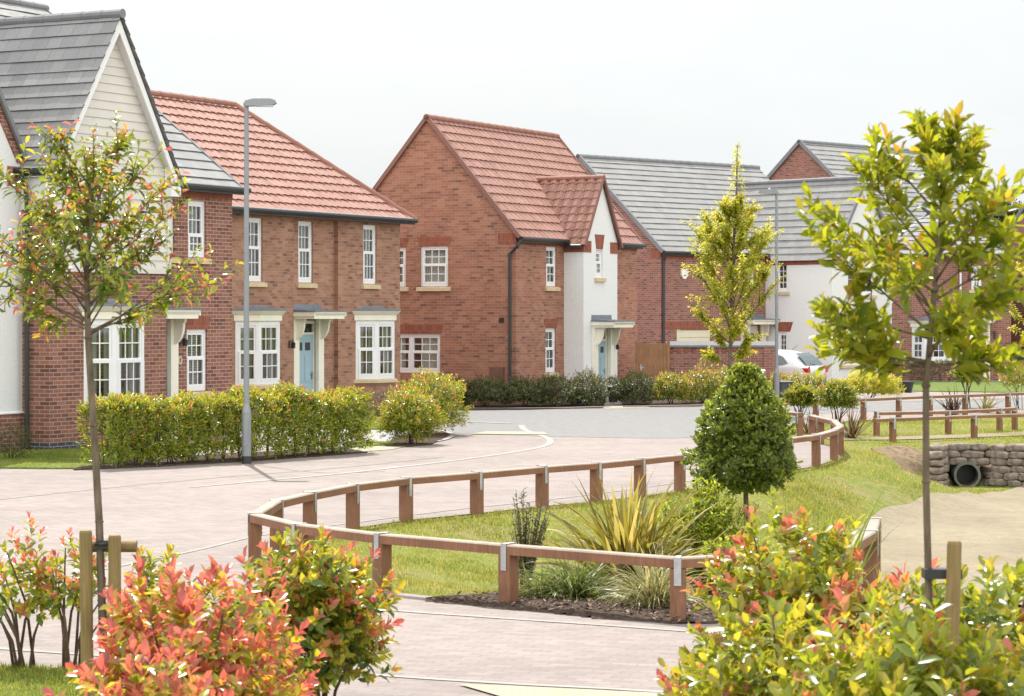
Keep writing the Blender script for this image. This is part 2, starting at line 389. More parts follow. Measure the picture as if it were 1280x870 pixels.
def pavemat(name, c1, c2, mort, bw, bh, rot=0, stain=.3, ms=.006):
    m, nt, out = newmat(name)
    tc = N(nt, 'TexCoord'); mp = N(nt, 'Mapping'); mp.inputs['Rotation'].default_value = (0, 0, rot)
    nt.links.new(tc.outputs['Object'], mp.inputs['Vector'])
    b = N(nt, 'TexBrick'); b.offset = .5; b.inputs['Scale'].default_value = 1
    b.inputs['Color1'].default_value = (*c1, 1); b.inputs['Color2'].default_value = (*c2, 1); b.inputs['Mortar'].default_value = (*mort, 1)
    b.inputs['Mortar Size'].default_value = ms; b.inputs['Brick Width'].default_value = bw; b.inputs['Row Height'].default_value = bh
    nt.links.new(mp.outputs[0], b.inputs['Vector'])
    f1 = texn(nt, .35, detail=6, rough=.65); f2 = texn(nt, 5, detail=5)
    c = mixc(nt, stain, b.outputs['Color'], ramp(nt, f1, [(.3, (.62, .62, .63)), (.7, (1.25, 1.23, 1.2))]), 'MULTIPLY')
    c = mixc(nt, stain, c, ramp(nt, f2, [(.3, (.75, .75, .75)), (.7, (1.2, 1.2, 1.2))]), 'MULTIPLY')
    mp2 = N(nt, 'Mapping'); mp2.inputs['Rotation'].default_value = (0, 0, R(-62)); mp2.inputs['Scale'].default_value = (.10, 1.6, 1); nt.links.new(tc.outputs['Object'], mp2.inputs['Vector'])
    f3 = texn(nt, 1.1, vec=mp2.outputs[0], detail=5, rough=.65)
    c = mixc(nt, stain * .6, c, ramp(nt, f3, [(.35, (.72, .71, .71)), (.6, (1.12, 1.12, 1.12))]), 'MULTIPLY')
    bsdf(nt, out, c, .8, .3, bump=b.outputs['Fac'], bstr=-.3, bdist=.005); return m
M['paving'] = pavemat('pink_block_paving', (.205, .172, .161), (.25, .212, .20), (.175, .146, .136), .2, .1, R(20), .42)
M['tarmac'] = plain('grey_tarmac', (.172, .172, .174), .9, .3, var=.16, scale=5, bump=.2)
M['slabs'] = pavemat('grey_slab_paving', (.25, .25, .265), (.29, .29, .30), (.19, .19, .19), .45, .45, R(25))
M['edging'] = plain('pale_concrete_edging', (.285, .262, .25), .8, .3, var=.1, scale=4)
M['joint'] = plain('dark_paving_joint', (.15, .125, .117), .9, .2, var=.2, scale=4)
M['tactile'] = pavemat('buff_paving', (.30, .28, .20), (.32, .30, .22), (.26, .24, .17), .1, .1, 0, .15)
def sandmat():
    m, nt, out = newmat('sandy_gravel')
    a = texn(nt, .6, detail=6, rough=.7); b = texn(nt, 7, detail=6, rough=.75); c = texn(nt, 70, detail=3)
    col = ramp(nt, a, [(.3, (.205, .172, .12)), (.6, (.265, .228, .165))])
    col = mixc(nt, .55, col, ramp(nt, b, [(.3, (.72, .7, .68)), (.65, (1.15, 1.15, 1.15))]), 'MULTIPLY')
    col = mixc(nt, .6, col, ramp(nt, c, [(.3, (.6, .6, .6)), (.7, (1.25, 1.25, 1.25))]), 'MULTIPLY')
    bsdf(nt, out, col, .95, .1, bump=b, bstr=.6, bdist=.03); return m
M['sand'] = sandmat()
M['lawn'] = plain('mown_lawn', (.105, .145, .035), .95, .1, var=.4, scale=9, bump=.7)

RAILSIDE = [(6.0, 44.7), (5.9, 46.9), (5.6, 48.4), (5.5, 49.6), (5.6, 51.5), (6.0, 53.2), (6.9, 54.6), (8.2, 56.1), (9.2, 57.2), (10.1, 58.1), (11.1, 58.9), (12.4, 60.1), (20, 64)]
hole = OVAL + RAILSIDE[1:] + [(21, 50), (21, 18.2), (4.4, 18.4)] + FRONT
fill('road', [(-80, 6), (80, 6), (80, 120), (-80, 120)], .004, 'paving', [hole])
fill('tarmac_road', smooth_line([(-3.5, 61.6), (.41, 61.98), (2.52, 63.03), (5.13, 64.1), (8.6, 66), (22, 76), (22, 70), (8.2, 60.5), (6.4, 54.3), (3.85, 48.4), (1.29, 48.5), (-.3, 49.4), (-1.2, 50.2), (-1.9, 54.5)], 4), .008, 'tarmac')
for nm, pts, wd in (('edge_a', [(-4.6, 34.5), (-4.01, 35.38), (-2.51, 37.69), (-1.08, 40.54), (0, 43.1), (.6, 45.18), (.75, 47.17), (.59, 49.34), (.29, 51.37), (.2, 53.6)], .13),
                    ('edge_b', [(-5, 18.4), (-1.11, 16.63), (0, 16.16), (1.05, 15.79), (4, 14.5)], .07),
                    ('edge_c', [(-2.6, 21.4), (-1.08, 20.22), (-.26, 19.74), (1.27, 18.9), (3, 17.8)], .07),
                    ('edge_d', [(-4.2, 22.8), (-3.36, 25.17), (-2.81, 27.0), (-1.81, 28.75), (-.8, 30.4), (.65, 32.4), (2.1, 34.8), (3.6, 37.6)], .05)):
    strip('kerb_line', pts, wd, .0095, 'edging')
strip('paving_joint', [(-9, 28.4), (-6.87, 32.19), (-5.56, 34.72), (-4.17, 36.9), (-2.47, 39.3), (-1.2, 41.8)], .06, .0055, 'joint')
strip('paving_joint', [(-4.6, 40.3), (-3.7, 38.6), (-2.9, 37.6), (-2.0, 37.9)], .04, .0062, 'joint')
fill('tactile_paving', [(-.36, 16.1), (0, 16.03), (1.05, 15.7), (2.5, 15.1), (2.5, 14.4), (1.02, 14.9), (0, 15.45)], .016, 'tactile')
fill('buff_paving', [(-2.9, 43.0), (-2.2, 44.0), (-1.95, 45.2), (-2.5, 45.4), (-3.0, 44.4)], .012, 'tactile')
fill('tactile_crossing', [(-.85, 49.55), (.75, 49.3), (.65, 50.4), (-.55, 50.6)], .019, 'tactile')
fill('tactile_crossing', [(2.4, 62.6), (3.8, 63.4), (3.4, 65.0), (2.7, 64.4)], .014, 'tactile')
strip('kerb_line', [(-2.2, 55.5), (-1.1, 55.2), (.0, 54.3)], .22, .0165, 'edging')
fill('pavement', [(-4.2, 46.2), (-2.4, 45.6), (-1.75, 46.4), (-1.4, 47.6), (-1.3, 49.4), (-1.6, 51.2), (-4.4, 51.6)], .012, 'slabs')
strip('kerb_line', [(-2.2, 45.3), (-1.66, 46.2), (-1.3, 47.6), (-1.22, 49.4), (-1.5, 51.2)], .12, .02, 'edging')
strip('kerb', [(-5, 62.0), (.41, 62.15), (2.52, 63.2), (5.13, 64.3), (8.6, 66.3), (15, 70.5)], .14, .06, 'edging')
def ragged(poly, amp=.07, k=10):
    out = []
    for i in range(len(poly)):
        a, b = np.array(poly[i]), np.array(poly[(i + 1) % len(poly)]); n = max(2, int(np.hypot(*(b - a)) / .18))
        for j in range(n):
            p = a + (b - a) * j / n; out.append((p[0] + amp * mnoise.noise(Vector((p[0] * 3, p[1] * 3, 1.))), p[1] + amp * mnoise.noise(Vector((p[0] * 3, p[1] * 3, 9.)))))
    return out
# lawns and beds (each a low raised sheet with a real edge)
LAWN_L = [(-13, 39.2), (-9.2, 38.75), (-7.5, 38.5), (-7.0, 38.5), (-5.4, 44.5), (-5.2, 46.5), (-8.3, 43.7), (-11, 43.0)]
LAWN_M = [(-3.1, 44.6), (-2.25, 45.4), (-2.2, 46.2), (-3.2, 46.5)]
LAWN_N = [(-4.3, 51.7), (-1.75, 51.4), (-2.0, 54.5), (-2.5, 60.5), (-3.4, 61.3), (-7.0, 55.5)]
LAWN_R = [(12.2, 77), (16.2, 75.5), (24, 79), (24, 84), (17.6, 82.5), (17.4, 87), (13.2, 88.5)]
LAWN_F = [(-6, 11), (-2.6, 11), (-2.2, 13.5), (-2.9, 16.7), (-5.5, 17.3)]
for L in (LAWN_L, LAWN_M, LAWN_N, LAWN_R, LAWN_F): fill('lawn', L, .03, 'lawn', thick=.04)
fill('planting_bed', ragged([(-7.0, 38.2), (-5.76, 39.1), (-4.53, 40.35), (-2.6, 43.0), (-3.1, 44.4), (-5.4, 42.2), (-7.1, 40.2)]), .024, 'mulch', thick=.03)
fill('planting_bed', ragged([(-2.35, 45.0), (-1.9, 44.9), (-1.55, 45.7), (-1.35, 47.6), (-1.28, 49.4), (-1.4, 50.3), (-1.9, 50.4), (-2.2, 48.4), (-2.45, 46.2)], .10), .024, 'mulch', thick=.03)
fill('planting_bed', ragged([(-1.6, 62.2), (.41, 62.35), (2.4, 63.4), (2.6, 67.9), (.4, 66), (-2.6, 67.3)]), .024, 'mulch', thick=.03)
fill('planting_bed', ragged([(2.95, 63.9), (5.0, 64.5), (8.4, 66.6), (8.2, 71.5), (3.3, 71)]), .024, 'mulch', thick=.03)
# sandy path in the swale (follows the ground)
SAND_L = smooth_line([(14.5, 47.6), (12.2, 46.4), (9.7, 44.1), (8.88, 43.1), (8.05, 41.6), (7.2, 39.7), (6.3, 37.7), (5.6, 36.0), (5.1, 34.6), (4.68, 33.2), (4.38, 31.5), (4.2, 28), (4.25, 23), (5.2, 19.2)], 8)
mb = MB()
Lp = np.array(SAND_L); Rp = Lp.copy(); Rp[:, 0] = 15.6; Rp[:, 1] = np.minimum(Lp[:, 1] * .98, 40.0)
K = 40; rows = [Lp + (Rp - Lp) * (k / K) ** 1.3 for k in range(K + 1)]
Z = [ground_z(r) + .02 for r in rows]; n = len(Lp)
Vs = np.concatenate([np.concatenate([r, z[:, None]], 1) for r, z in zip(rows, Z)]); I = np.arange((K + 1) * n).reshape(K + 1, n)
tag(add('path', npmesh('path', Vs, [np.stack([I[:-1, :-1], I[:-1, 1:], I[1:, 1:], I[1:, :-1]], -1).reshape(-1, 4)]), 'sand'), kind='structure')
SANDPOLY = [tuple(p) for p in Lp] + [(20, 19)]
pl_ = smooth_line([(6.3, 47.9), (7.8, 48.15), (9.3, 49.0), (11, 50.2), (16, 54)], 6)
strip('footpath', pl_, 1.0, .006, 'sand')
# (the bare soil and mulch are laid further down)
# mulch under the front of the island (follows the ground)
def draped(name, poly, mat, off, step=.2):
    P = np.array(poly); x = np.arange(P[:, 0].min(), P[:, 0].max() + step, step); y = np.arange(P[:, 1].min(), P[:, 1].max() + step, step)
    gx, gy = np.meshgrid(x, y); q = np.stack([gx.ravel(), gy.ravel()], 1); d, ins = poly_dist(q, poly)
    sd = np.where(ins, d, -d); jit = np.array([mnoise.noise(Vector((a * 2.3, b * 2.3, 0))) for a, b in q]) * .15
    z = ground_z(q) + np.minimum(off, off + (sd + jit) * .25)
    v = np.concatenate([q, z[:, None]], 1); I = np.arange(len(q)).reshape(len(y), len(x))
    f = np.stack([I[:-1, :-1], I[:-1, 1:], I[1:, 1:], I[1:, :-1]], -1).reshape(-1, 4)
    f = f[(sd[f] > -.3).all(1)]
    return tag(add(name, npmesh(name, v, [f]), mat), kind='structure')
draped('planting_bed', [(-.75, 20.85), (1.35, 19.3), (2.3, 19.5), (3.1, 20.4), (3.2, 22.0), (2.6, 23.4), (1.6, 23.0), (.7, 21.9), (-.1, 21.4)], 'mulch', .03)

M['soil'] = plain('bare_soil', (.17, .125, .08), .95, .1, var=.45, scale=10, bump=.8)
draped('bare_soil', [(6.9, 43.6), (7.5, 42.7), (7.85, 43.0), (7.98, 44.2), (8.0, 45.0), (7.3, 45.4), (6.7, 44.7)], 'soil', .03, .12)
draped('bare_soil', [(8.0, 44.6), (9.2, 44.4), (9.6, 45.0), (9.0, 45.7), (7.9, 45.5)], 'soil', .025, .12)
# ------------------------------------------------------------------ foliage tools
TA_V = np.array([(0, 0, 0), (.34, .92, .06), (.34, -.92, .06), (.70, .90, .07), (.70, -.90, .07), (1, 0, -.10), (.33, 0, -.02), (.69, 0, -.01)])
TA_F = [np.array([[0, 6, 1], [0, 2, 6], [3, 7, 5], [7, 4, 5]]), np.array([[1, 6, 7, 3], [6, 2, 4, 7]])]
TB_V = np.array([(0, 0, 0), (.45, .5, .08), (.45, -.5, .08), (1, 0, -.05)])
TB_F = [np.array([[0, 3, 1], [0, 2, 3]])]
def leaves(P, D, Nn, L, W, tint, tmpl='A', curl=None):
    tv, tf = (TA_V, TA_F) if tmpl == 'A' else (TB_V, TB_F)
    D = D / np.linalg.norm(D, axis=1)[:, None]; S = np.cross(Nn, D); S /= np.linalg.norm(S, axis=1)[:, None] + 1e-9; U = np.cross(D, S)
    n, m = len(P), len(tv)
    V = P[:, None] + D[:, None] * (tv[None, :, 0:1] * L[:, None, None]) + S[:, None] * (tv[None, :, 1:2] * W[:, None, None]) + U[:, None] * (tv[None, :, 2:3] * L[:, None, None])
    if curl is not None: V[:, :, 2] -= (tv[None, :, 0] ** 2) * (L * curl)[:, None]
    off = (np.arange(n) * m)[:, None, None]
    F = [(f[None] + off).reshape(-1, f.shape[1]) for f in tf]
    return V.reshape(-1, 3), F, np.repeat(tint, m)
def shoots(C, A, k, ll, lw, slen, rg, base, tip, spread=(25, 75), jit=.12):
    """leaves spiralling up short shoots: C centres, A axes"""
    n = len(C); A = A / np.linalg.norm(A, axis=1)[:, None]
    ref = np.where(np.abs(A[:, 2:3]) > .9, np.array([[1., 0, 0]]), np.array([[0, 0, 1.]]))
    X = np.cross(A, ref); X /= np.linalg.norm(X, axis=1)[:, None]; Y = np.cross(A, X)
    Ps, Ds, Ns, Ls, Ts = [], [], [], [], []; ph0 = rg.uniform(0, 6.28, n)
    for j in range(k):
        t = j / max(1, k - 1); ph = ph0 + j * 2.4 + rg.normal(0, .3, n)
        sp = np.radians(spread[1] + (spread[0] - spread[1]) * t + rg.normal(0, 10, n))
        rad = X * np.cos(ph)[:, None] + Y * np.sin(ph)[:, None]
        d = A * np.cos(sp)[:, None] + rad * np.sin(sp)[:, None]; nn = A * np.sin(sp)[:, None] - rad * np.cos(sp)[:, None]
        Ps.append(C + A * ((t - .6) * slen)[..., None] if np.ndim(slen) else C + A * (t - .6) * slen); Ds.append(d + rg.normal(0, jit, d.shape)); Ns.append(nn)
        Ls.append(ll * rg.uniform(.65, 1.15, n) * (1 - .3 * t)); Ts.append(np.clip(base + (tip - base) * min(1, max(0, (t - .38) / .25)) + rg.normal(0, .05, n), 0, 1))
    P, D, Nn, L, T = (np.concatenate(q) for q in (Ps, Ds, Ns, Ls, Ts))
    return P, D, Nn, L, L * lw, T
PHOT = [(0, (.02, .05, .008)), (.22, (.06, .115, .013)), (.42, (.19, .225, .02)), (.60, (.33, .27, .03)), (.74, (.40, .16, .06)), (.84, (.36, .105, .08)), (1, (.33, .078, .078))]
M['leaf_red'] = leafmat('photinia_leaf', PHOT, .47, .26, .7, .38, 2.1, 1.1)
M['leaf_tree'] = leafmat('large_tree_leaf', [(0, (.04, .09, .008)), (.25, (.11, .17, .014)), (.5, (.26, .29, .02)), (.7, (.33, .23, .03)), (1, (.36, .12, .04))], .55, .33, .5, .4, 1.8)
M['leaf_dark'] = leafmat('dark_shrub_leaf', [(0, (.032, .044, .015)), (.5, (.075, .092, .026)), (.8, (.155, .16, .045)), (1, (.2, .09, .05))], .3, .4, .45, .5, 1.5)
M['leaf_bay'] = leafmat('bay_leaf', [(0, (.06, .095, .014)), (.5, (.145, .19, .028)), (1, (.30, .34, .05))], .48, .3, .5, .5, 1.7)
M['leaf_lime'] = leafmat('lime_leaf', [(0, (.14, .20, .02)), (.5, (.33, .37, .04)), (1, (.48, .37, .09))], .6, .45, .4, .4, 1.9)
M['leaf_far'] = leafmat('far_tree_leaf', [(0, (.012, .028, .01)), (.5, (.03, .055, .014)), (1, (.07, .10, .02))], .3, .5, .3, .5, 1.4)
M['blade_flax'] = leafmat('flax_blade', [(0, (.10, .09, .02)), (.5, (.22, .195, .035)), (1, (.40, .34, .12))], .4, .35, .5, .4, 1.6)
M['blade_purple'] = leafmat('purple_flax_blade', [(0, (.035, .018, .016)), (.6, (.09, .045, .035)), (1, (.2, .15, .06))], .25, .35, .5, .4, 1.4)
M['blade_green'] = leafmat('sedge_blade', [(0, (.04, .07, .015)), (.6, (.13, .17, .04)), (1, (.32, .30, .13))], .4, .4, .4, .4, 1.6)
M['blade_pale'] = leafmat('pale_grass_blade', [(0, (.13, .14, .05)), (1, (.46, .44, .24))], .4, .4, .4, .3, 1.4)
M['blade_lime'] = leafmat('lime_sword_blade', [(0, (.07, .13, .01)), (1, (.21, .27, .03))], .5, .4, .4, .3, 1.8)
M['grass'] = leafmat('grass_blade', [(0, (.10, .145, .016)), (.5, (.22, .235, .045)), (1, (.38, .32, .14))], .5, .6, .2, .35, 1.7)

# ------------------------------------------------------------------ building tools
def wall_holes(mb, fr, L, c0, c1, holes, rev=.10, uvo=0.):
    """rectangular wall face with openings and their reveals"""
    A = sorted({0, L, *[h[0] for h in holes], *[h[1] for h in holes]}); Cc = sorted({c0, c1, *[h[2] for h in holes], *[h[3] for h in holes]})
    for a, a2 in zip(A, A[1:]):
        for c, c2 in zip(Cc, Cc[1:]):
            m, k = (a + a2) / 2, (c + c2) / 2
            if any(h[0] < m < h[1] and h[2] < k < h[3] for h in holes): continue
            mb.quad([fr.p(a, 0, c), fr.p(a2, 0, c), fr.p(a2, 0, c2), fr.p(a, 0, c2)], [(a + uvo, c), (a2 + uvo, c), (a2 + uvo, c2), (a + uvo, c2)])
    for a, a2, c, c2 in [h[:4] for h in holes]:
        for p, q, u0, u1 in (((a, c), (a, c2), c, c2), ((a2, c2), (a2, c), c2, c), ((a, c2), (a2, c2), a, a2), ((a2, c), (a, c), a2, a)):
            vert = p[0] == q[0]
            uv = [(0, u0), (0, u1), (rev, u1), (rev, u0)] if vert else [(u0, 0), (u1, 0), (u1, rev), (u0, rev)]
            mb.quad([fr.p(p[0], 0, p[1]), fr.p(q[0], 0, q[1]), fr.p(q[0], -rev, q[1]), fr.p(p[0], -rev, p[1])], uv)
def gable_poly(mb, fr, a0, a1, c0, apex_a, apex_c, uvo=0.):
    pts = [(a0, c0), (a1, c0), (apex_a, apex_c)]
    mb.quad([fr.p(a, 0, c) for a, c in pts], [(a + uvo, c) for a, c in pts])
def sash(mb, pb, fr, a0, a1, c0, c1, cols, rows, fw=.055, b=0.):
    """one glazed light: frame with glazing bars, and its pane"""
    mb.box(fr, a0, a0 + fw, b - .05, b, c0, c1); mb.box(fr, a1 - fw, a1, b - .05, b, c0, c1)
    mb.box(fr, a0 + fw, a1 - fw, b - .05, b, c0, c0 + fw); mb.box(fr, a0 + fw, a1 - fw, b - .05, b, c1 - fw, c1)
    x0, x1, z0, z1 = a0 + fw, a1 - fw, c0 + fw, c1 - fw
    for i in range(1, cols): x = x0 + (x1 - x0) * i / cols; mb.box(fr, x - .011, x + .011, b - .036, b - .012, z0, z1)
    for i in range(1, rows): z = z0 + (z1 - z0) * i / rows; mb.box(fr, x0, x1, b - .034, b - .014, z - .011, z + .011)
    pb.quad([fr.p(x0, b - .028, z0), fr.p(x1, b - .028, z0), fr.p(x1, b - .028, z1), fr.p(x0, b - .028, z1)])
def pleats(mb, fr, a0, a1, b, c0, c1, pitch=.07, amp=.018):
    n = max(2, int((a1 - a0) / pitch * 2)); pr = None
    for i in range(n + 1):
        a = a0 + (a1 - a0) * i / n; bb = b + amp * (1 if i % 2 else -1)
        if pr: mb.quad([fr.p(pr[0], pr[1], c0), fr.p(a, bb, c0), fr.p(a, bb, c1), fr.p(pr[0], pr[1], c1)])
        pr = (a, bb)
def slats(mb, fr, a0, a1, b, c0, c1, pitch=.05):
    for i in range(int((c1 - c0) / pitch)):
        c = c0 + i * pitch; mb.quad([fr.p(a0, b, c), fr.p(a1, b, c), fr.p(a1, b - .03, c + pitch * .75), fr.p(a0, b - .03, c + pitch * .75)])
def lintel_poly(a0, a1, c, h=.26, sp=.11): return [(a0, c), (a1, c), (a1 + sp, c + h), (a0 - sp, c + h)]
def window(house, fr, a0, a1, c0, c1, cols=3, rows=2, lights=1, split=.52, sill=True, lintel=False, dress='curtain', dep=.10, fw=.062):
    f = fr.shift(b=-dep + .055); mb = MB(); pb = MB(); cb = MB()
    mb.box(f, a0, a0 + fw, -.07, 0, c0, c1); mb.box(f, a1 - fw, a1, -.07, 0, c0, c1)
    mb.box(f, a0 + fw, a1 - fw, -.07, 0, c1 - fw, c1); mb.box(f, a0 + fw, a1 - fw, -.07, 0.01, c0, c0 + fw * 1.3)
    x0, x1 = a0 + fw, a1 - fw; z0, z1 = c0 + fw * 1.3, c1 - fw; W = (x1 - x0) / lights; zm = z0 + (z1 - z0) * split
    for i in range(lights):
        l0, l1 = x0 + W * i, x0 + W * (i + 1)
        if i: mb.box(f, l0 - .03, l0 + .03, -.07, .002, z0, z1); l0 += .03
        if i < lights - 1: l1 -= .03
        if split:
            sash(mb, pb, f, l0, l1, zm, z1, cols, rows, .05, -.012); sash(mb, pb, f, l0, l1, z0, zm + .03, cols, rows, .055, .016)
        else: sash(mb, pb, f, l0, l1, z0, z1, cols, rows, .045, .0)
    wd = part('window', mb, 'white', house, bevel=.004)
    part('pane', pb, 'glass', wd)
    if dress == 'curtain':
        w_ = (x1 - x0) * .34; pleats(cb, f, x0, x0 + w_, -.16, z0 - .05, z1 + .05); pleats(cb, f, x1 - w_, x1, -.16, z0 - .05, z1 + .05)
        part('curtain', cb, 'curtain', wd)
    elif dress == 'net':
        pleats(cb, f, x0 - .03, x1 + .03, -.14, z0 - .05, z1 + .05); part('curtain', cb, 'curtain', wd)
    elif dress == 'blind':
        slats(cb, f, x0, x1, -.11, z0, z1); part('blind', cb, 'blind', wd)
    if sill:
        s = MB(); s.prism_a(fr, [(-.1, c0 - .13), (.075, c0 - .13), (.075, c0 - .035), (-.04, c0 - .004), (-.1, c0 - .004)], a0 - .10, a1 + .10)
        part('sill', s, 'stone', wd, bevel=.006)
    if lintel:
        s = MB(); s.prism(fr, lintel_poly(a0 - .02, a1 + .02, c1 + .002), -.05, .006); part('lintel', s, 'brick_band', wd)
    return wd
def bay(house, fr, a0, a1, c0, c1, s=.4, top=.34, cols=2, base='brick_b'):
    """splayed bay: three faces, moulded cornice, lead roof, stone sill, brick base"""
    P = [(a0, 0), (a0 + s, s), (a1 - s, s), (a1, 0)]; mb = MB(); pb = MB(); cb = MB(); bb = MB()
    for (x0, y0), (x1, y1) in zip(P, P[1:]):
        o = fr.p(x0, y0, 0); ex = fr.p(x1, y1, 0) - o; L = ex.length; n = fr.ex * (y0 - y1) + fr.n * (x1 - x0)
        f = Fr(o, ex, n); m = .07
        mb.box(f, 0, m, -.08, 0, c0, c1); mb.box(f, L - m, L, -.08, 0, c0, c1); mb.box(f, m, L - m, -.08, 0, c1 - .11, c1); mb.box(f, m, L - m, -.08, .012, c0, c0 + .08)
        zm = c0 + (c1 - c0) * .5
        sash(mb, pb, f, m, L - m, zm, c1 - .11, cols if L < .7 else 3, 2, .055, -.015); sash(mb, pb, f, m, L - m, c0 + .08, zm + .03, cols if L < .7 else 3, 2, .06, .016)
        pleats(cb, f, m, m + (L - 2 * m) * .4, -.13, c0 + .05, c1); pleats(cb, f, L - m - (L - 2 * m) * .3, L - m, -.13, c0 + .05, c1)
        bb.quad([f.p(0, 0, 0), f.p(L, 0, 0), f.p(L, 0, c0), f.p(0, 0, c0)], [(0, 0), (L, 0), (L, c0), (0, c0)])
    wd = part('bay_window', mb, 'white', house, bevel=.004); part('pane', pb, 'glass', wd); part('curtain', cb, 'curtain', wd)
    part('brick_base', bb, base, wd)
    def ring(e, z):   # offset outline
        return [fr.p(a0 - e * 1.2, -.0, z), fr.p(a0 + s - e * .45, s + e, z), fr.p(a1 - s + e * .45, s + e, z), fr.p(a1 + e * 1.2, -.0, z)]
    def loft(name, lv, mat):
        m_ = MB(); rs = [ring(e, z) for e, z in lv]
        for r0, r1 in zip(rs, rs[1:]):
            for i in range(3): m_.quad([r0[i], r0[i + 1], r1[i + 1], r1[i]])
        m_.quad(rs[-1]); m_.quad(rs[0][::-1]); part(name, m_, mat, wd)
    loft('cornice', [(.02, c1 - .015), (.05, c1), (.05, c1 + .13), (.08, c1 + .15), (.13, c1 + .21), (.15, c1 + .24)], 'cream')
    loft('lead_roof', [(.17, c1 + .243), (.17, c1 + .27), (-.22, c1 + .32), (-.30, c1 + .37)], 'lead')
    loft('sill', [(.02, c0 - .12), (.08, c0 - .10), (.08, c0 - .03), (.01, c0 - .002)], 'stone')
    return wd
def canopy(house, fr, a0, a1, dep, c_soffit, post0=.0, brackets=(True, True), posts=True):
    """flat porch canopy on shaped brackets with pilasters"""
    mb = MB(); c = c_soffit
    mb.box(fr, a0, a1, 0.002, dep - .08, c, c + .14)
    prof = [(dep - .08, c), (dep - .05, c), (dep - .05, c + .08), (dep, c + .14), (dep, c + .17), (dep - .08, c + .17)]
    mb.prism_a(fr, prof, a0, a1); mb.box(fr, a0 - .04, a0, .002, dep - .02, c + .06, c + .17); mb.box(fr, a1, a1 + .04, .002, dep - .02, c + .06, c + .17)
    cn = part('door_canopy', mb, 'cream', house, bevel=.006)
    l = MB(); l.box(fr, a0 - .06, a1 + .06, .002, dep + .02, c + .173, c + .20); l.prism_a(fr, [(.002, c + .2), (dep * .8, c + .2), (dep * .5, c + .215), (.03, c + .23), (.022, c + .36), (.002, c + .36)], a0, a1 - .05)
    part('lead_roof', l, 'lead', cn)
    for i, x in enumerate((a0 + .14, a1 - .14)):
        if not brackets[i]: continue
        b = MB(); d = min(.36, dep - .14)
        pr = [(.002, c - .002), (d, c - .002), (d, c - .07), (d - .03, c - .09)] + [(d - .03 - (d - .12) * (1 - math.cos(t)) , c - .09 - .42 * math.sin(t)) for t in np.linspace(.1, math.pi / 2, 8)] + [(.05, c - .58), (.002, c - .6)]
        b.prism_a(fr, pr, x - .035, x + .035)
        if posts: b.box(fr, x - .125, x + .125, .002, .10, .0, c - .003)
        part('bracket', b, 'cream', cn)
    return cn
def door(house, fr, a0, a1, c1, dep=.10, fan=True, colm='blue'):
    f = fr.shift(b=-dep + .06); mb = MB(); fw = .07
    mb.box(f, a0, a0 + fw, -.08, 0, 0, c1); mb.box(f, a1 - fw, a1, -.08, 0, 0, c1); mb.box(f, a0 + fw, a1 - fw, -.08, 0, c1 - fw, c1)
    zt = c1 - fw - (.22 if fan else 0)
    if fan: mb.box(f, a0 + fw, a1 - fw, -.08, 0, zt - .05, zt)
    df = part('door_frame', mb, 'cream', house)
    g = MB()
    if fan: g.quad([f.p(a0 + fw, -.04, zt), f.p(a1 - fw, -.04, zt), f.p(a1 - fw, -.04, c1 - fw), f.p(a0 + fw, -.04, c1 - fw)]); part('pane', g, 'glass', df)
    top = zt - .05 if fan else c1 - fw; x0, x1 = a0 + fw, a1 - fw; W = x1 - x0; d = MB()
    d.box(f, x0, x1, -.06, -.02, .03, top)
    for px0, px1 in ((.12, .46), (.54, .88)):
        for z0, z1 in ((.08, .25), (.40, .74)):
            q = (x0 + W * px0, x0 + W * px1, z0 * top, z1 * top)
            for e, h in ((0, -.012), (.03, -.004)):
                d.box(f, q[0] + e, q[1] - e, -.02, h, q[2] + e, q[3] - e)
    dd = part('door', d, colm, house, bevel=.004)
    g = MB()
    for px0, px1 in ((.16, .42), (.58, .84)):
        g.box(f, x0 + W * px0, x0 + W * px1, -.02, -.012, top * .80, top * .90)
    part('pane', g, 'black', dd)
    k = MB(); k.box(f, x0 + W * .36, x0 + W * .64, -.02, -.006, top * .32, top * .345); part('letter_plate', k, 'chrome', dd)
    k = MB(); k.box(f, x1 - .09, x1 - .06, -.02, .025, top * .44, top * .53); k.box(f, x1 - .17, x1 - .06, .01, .025, top * .5, top * .515); part('handle', k, 'chrome', dd)
def gutter(house, fr, a0, a1, c, name='gutter'):
    mb = MB(); mb.tube([fr.p(a0, .09, c), fr.p(a1, .09, c)], .058, 8)
    mb.box(fr, a0, a1, .002, .045, c - .10, c + .04); return part(name, mb, 'black', house)
def downpipe(house, pts, r=.036):
    mb = MB(); mb.tube(pts, r, 8)
    for q in pts[1:-1]:
        v = Vector(q); mb.tube([v - Vector((0, 0, .03)), v + Vector((0, 0, .03))], r * 1.25, 8)
    return part('downpipe', mb, 'black', house, smooth=False)
def lantern(house, fr, a, c):
    mb = MB(); mb.box(fr, a - .03, a + .03, 0, .02, c - .08, c + .08); mb.tube([fr.p(a, .02, c + .05), fr.p(a, .09, c + .1), fr.p(a, .12, c + .06)], .009, 6)
    mb.prism_a(fr, [(.085, c - .10), (.155, c - .10), (.165, c + .02), (.12, c + .07), (.075, c + .02)], a - .035, a + .035); part('wall_lantern', mb, 'black', house)
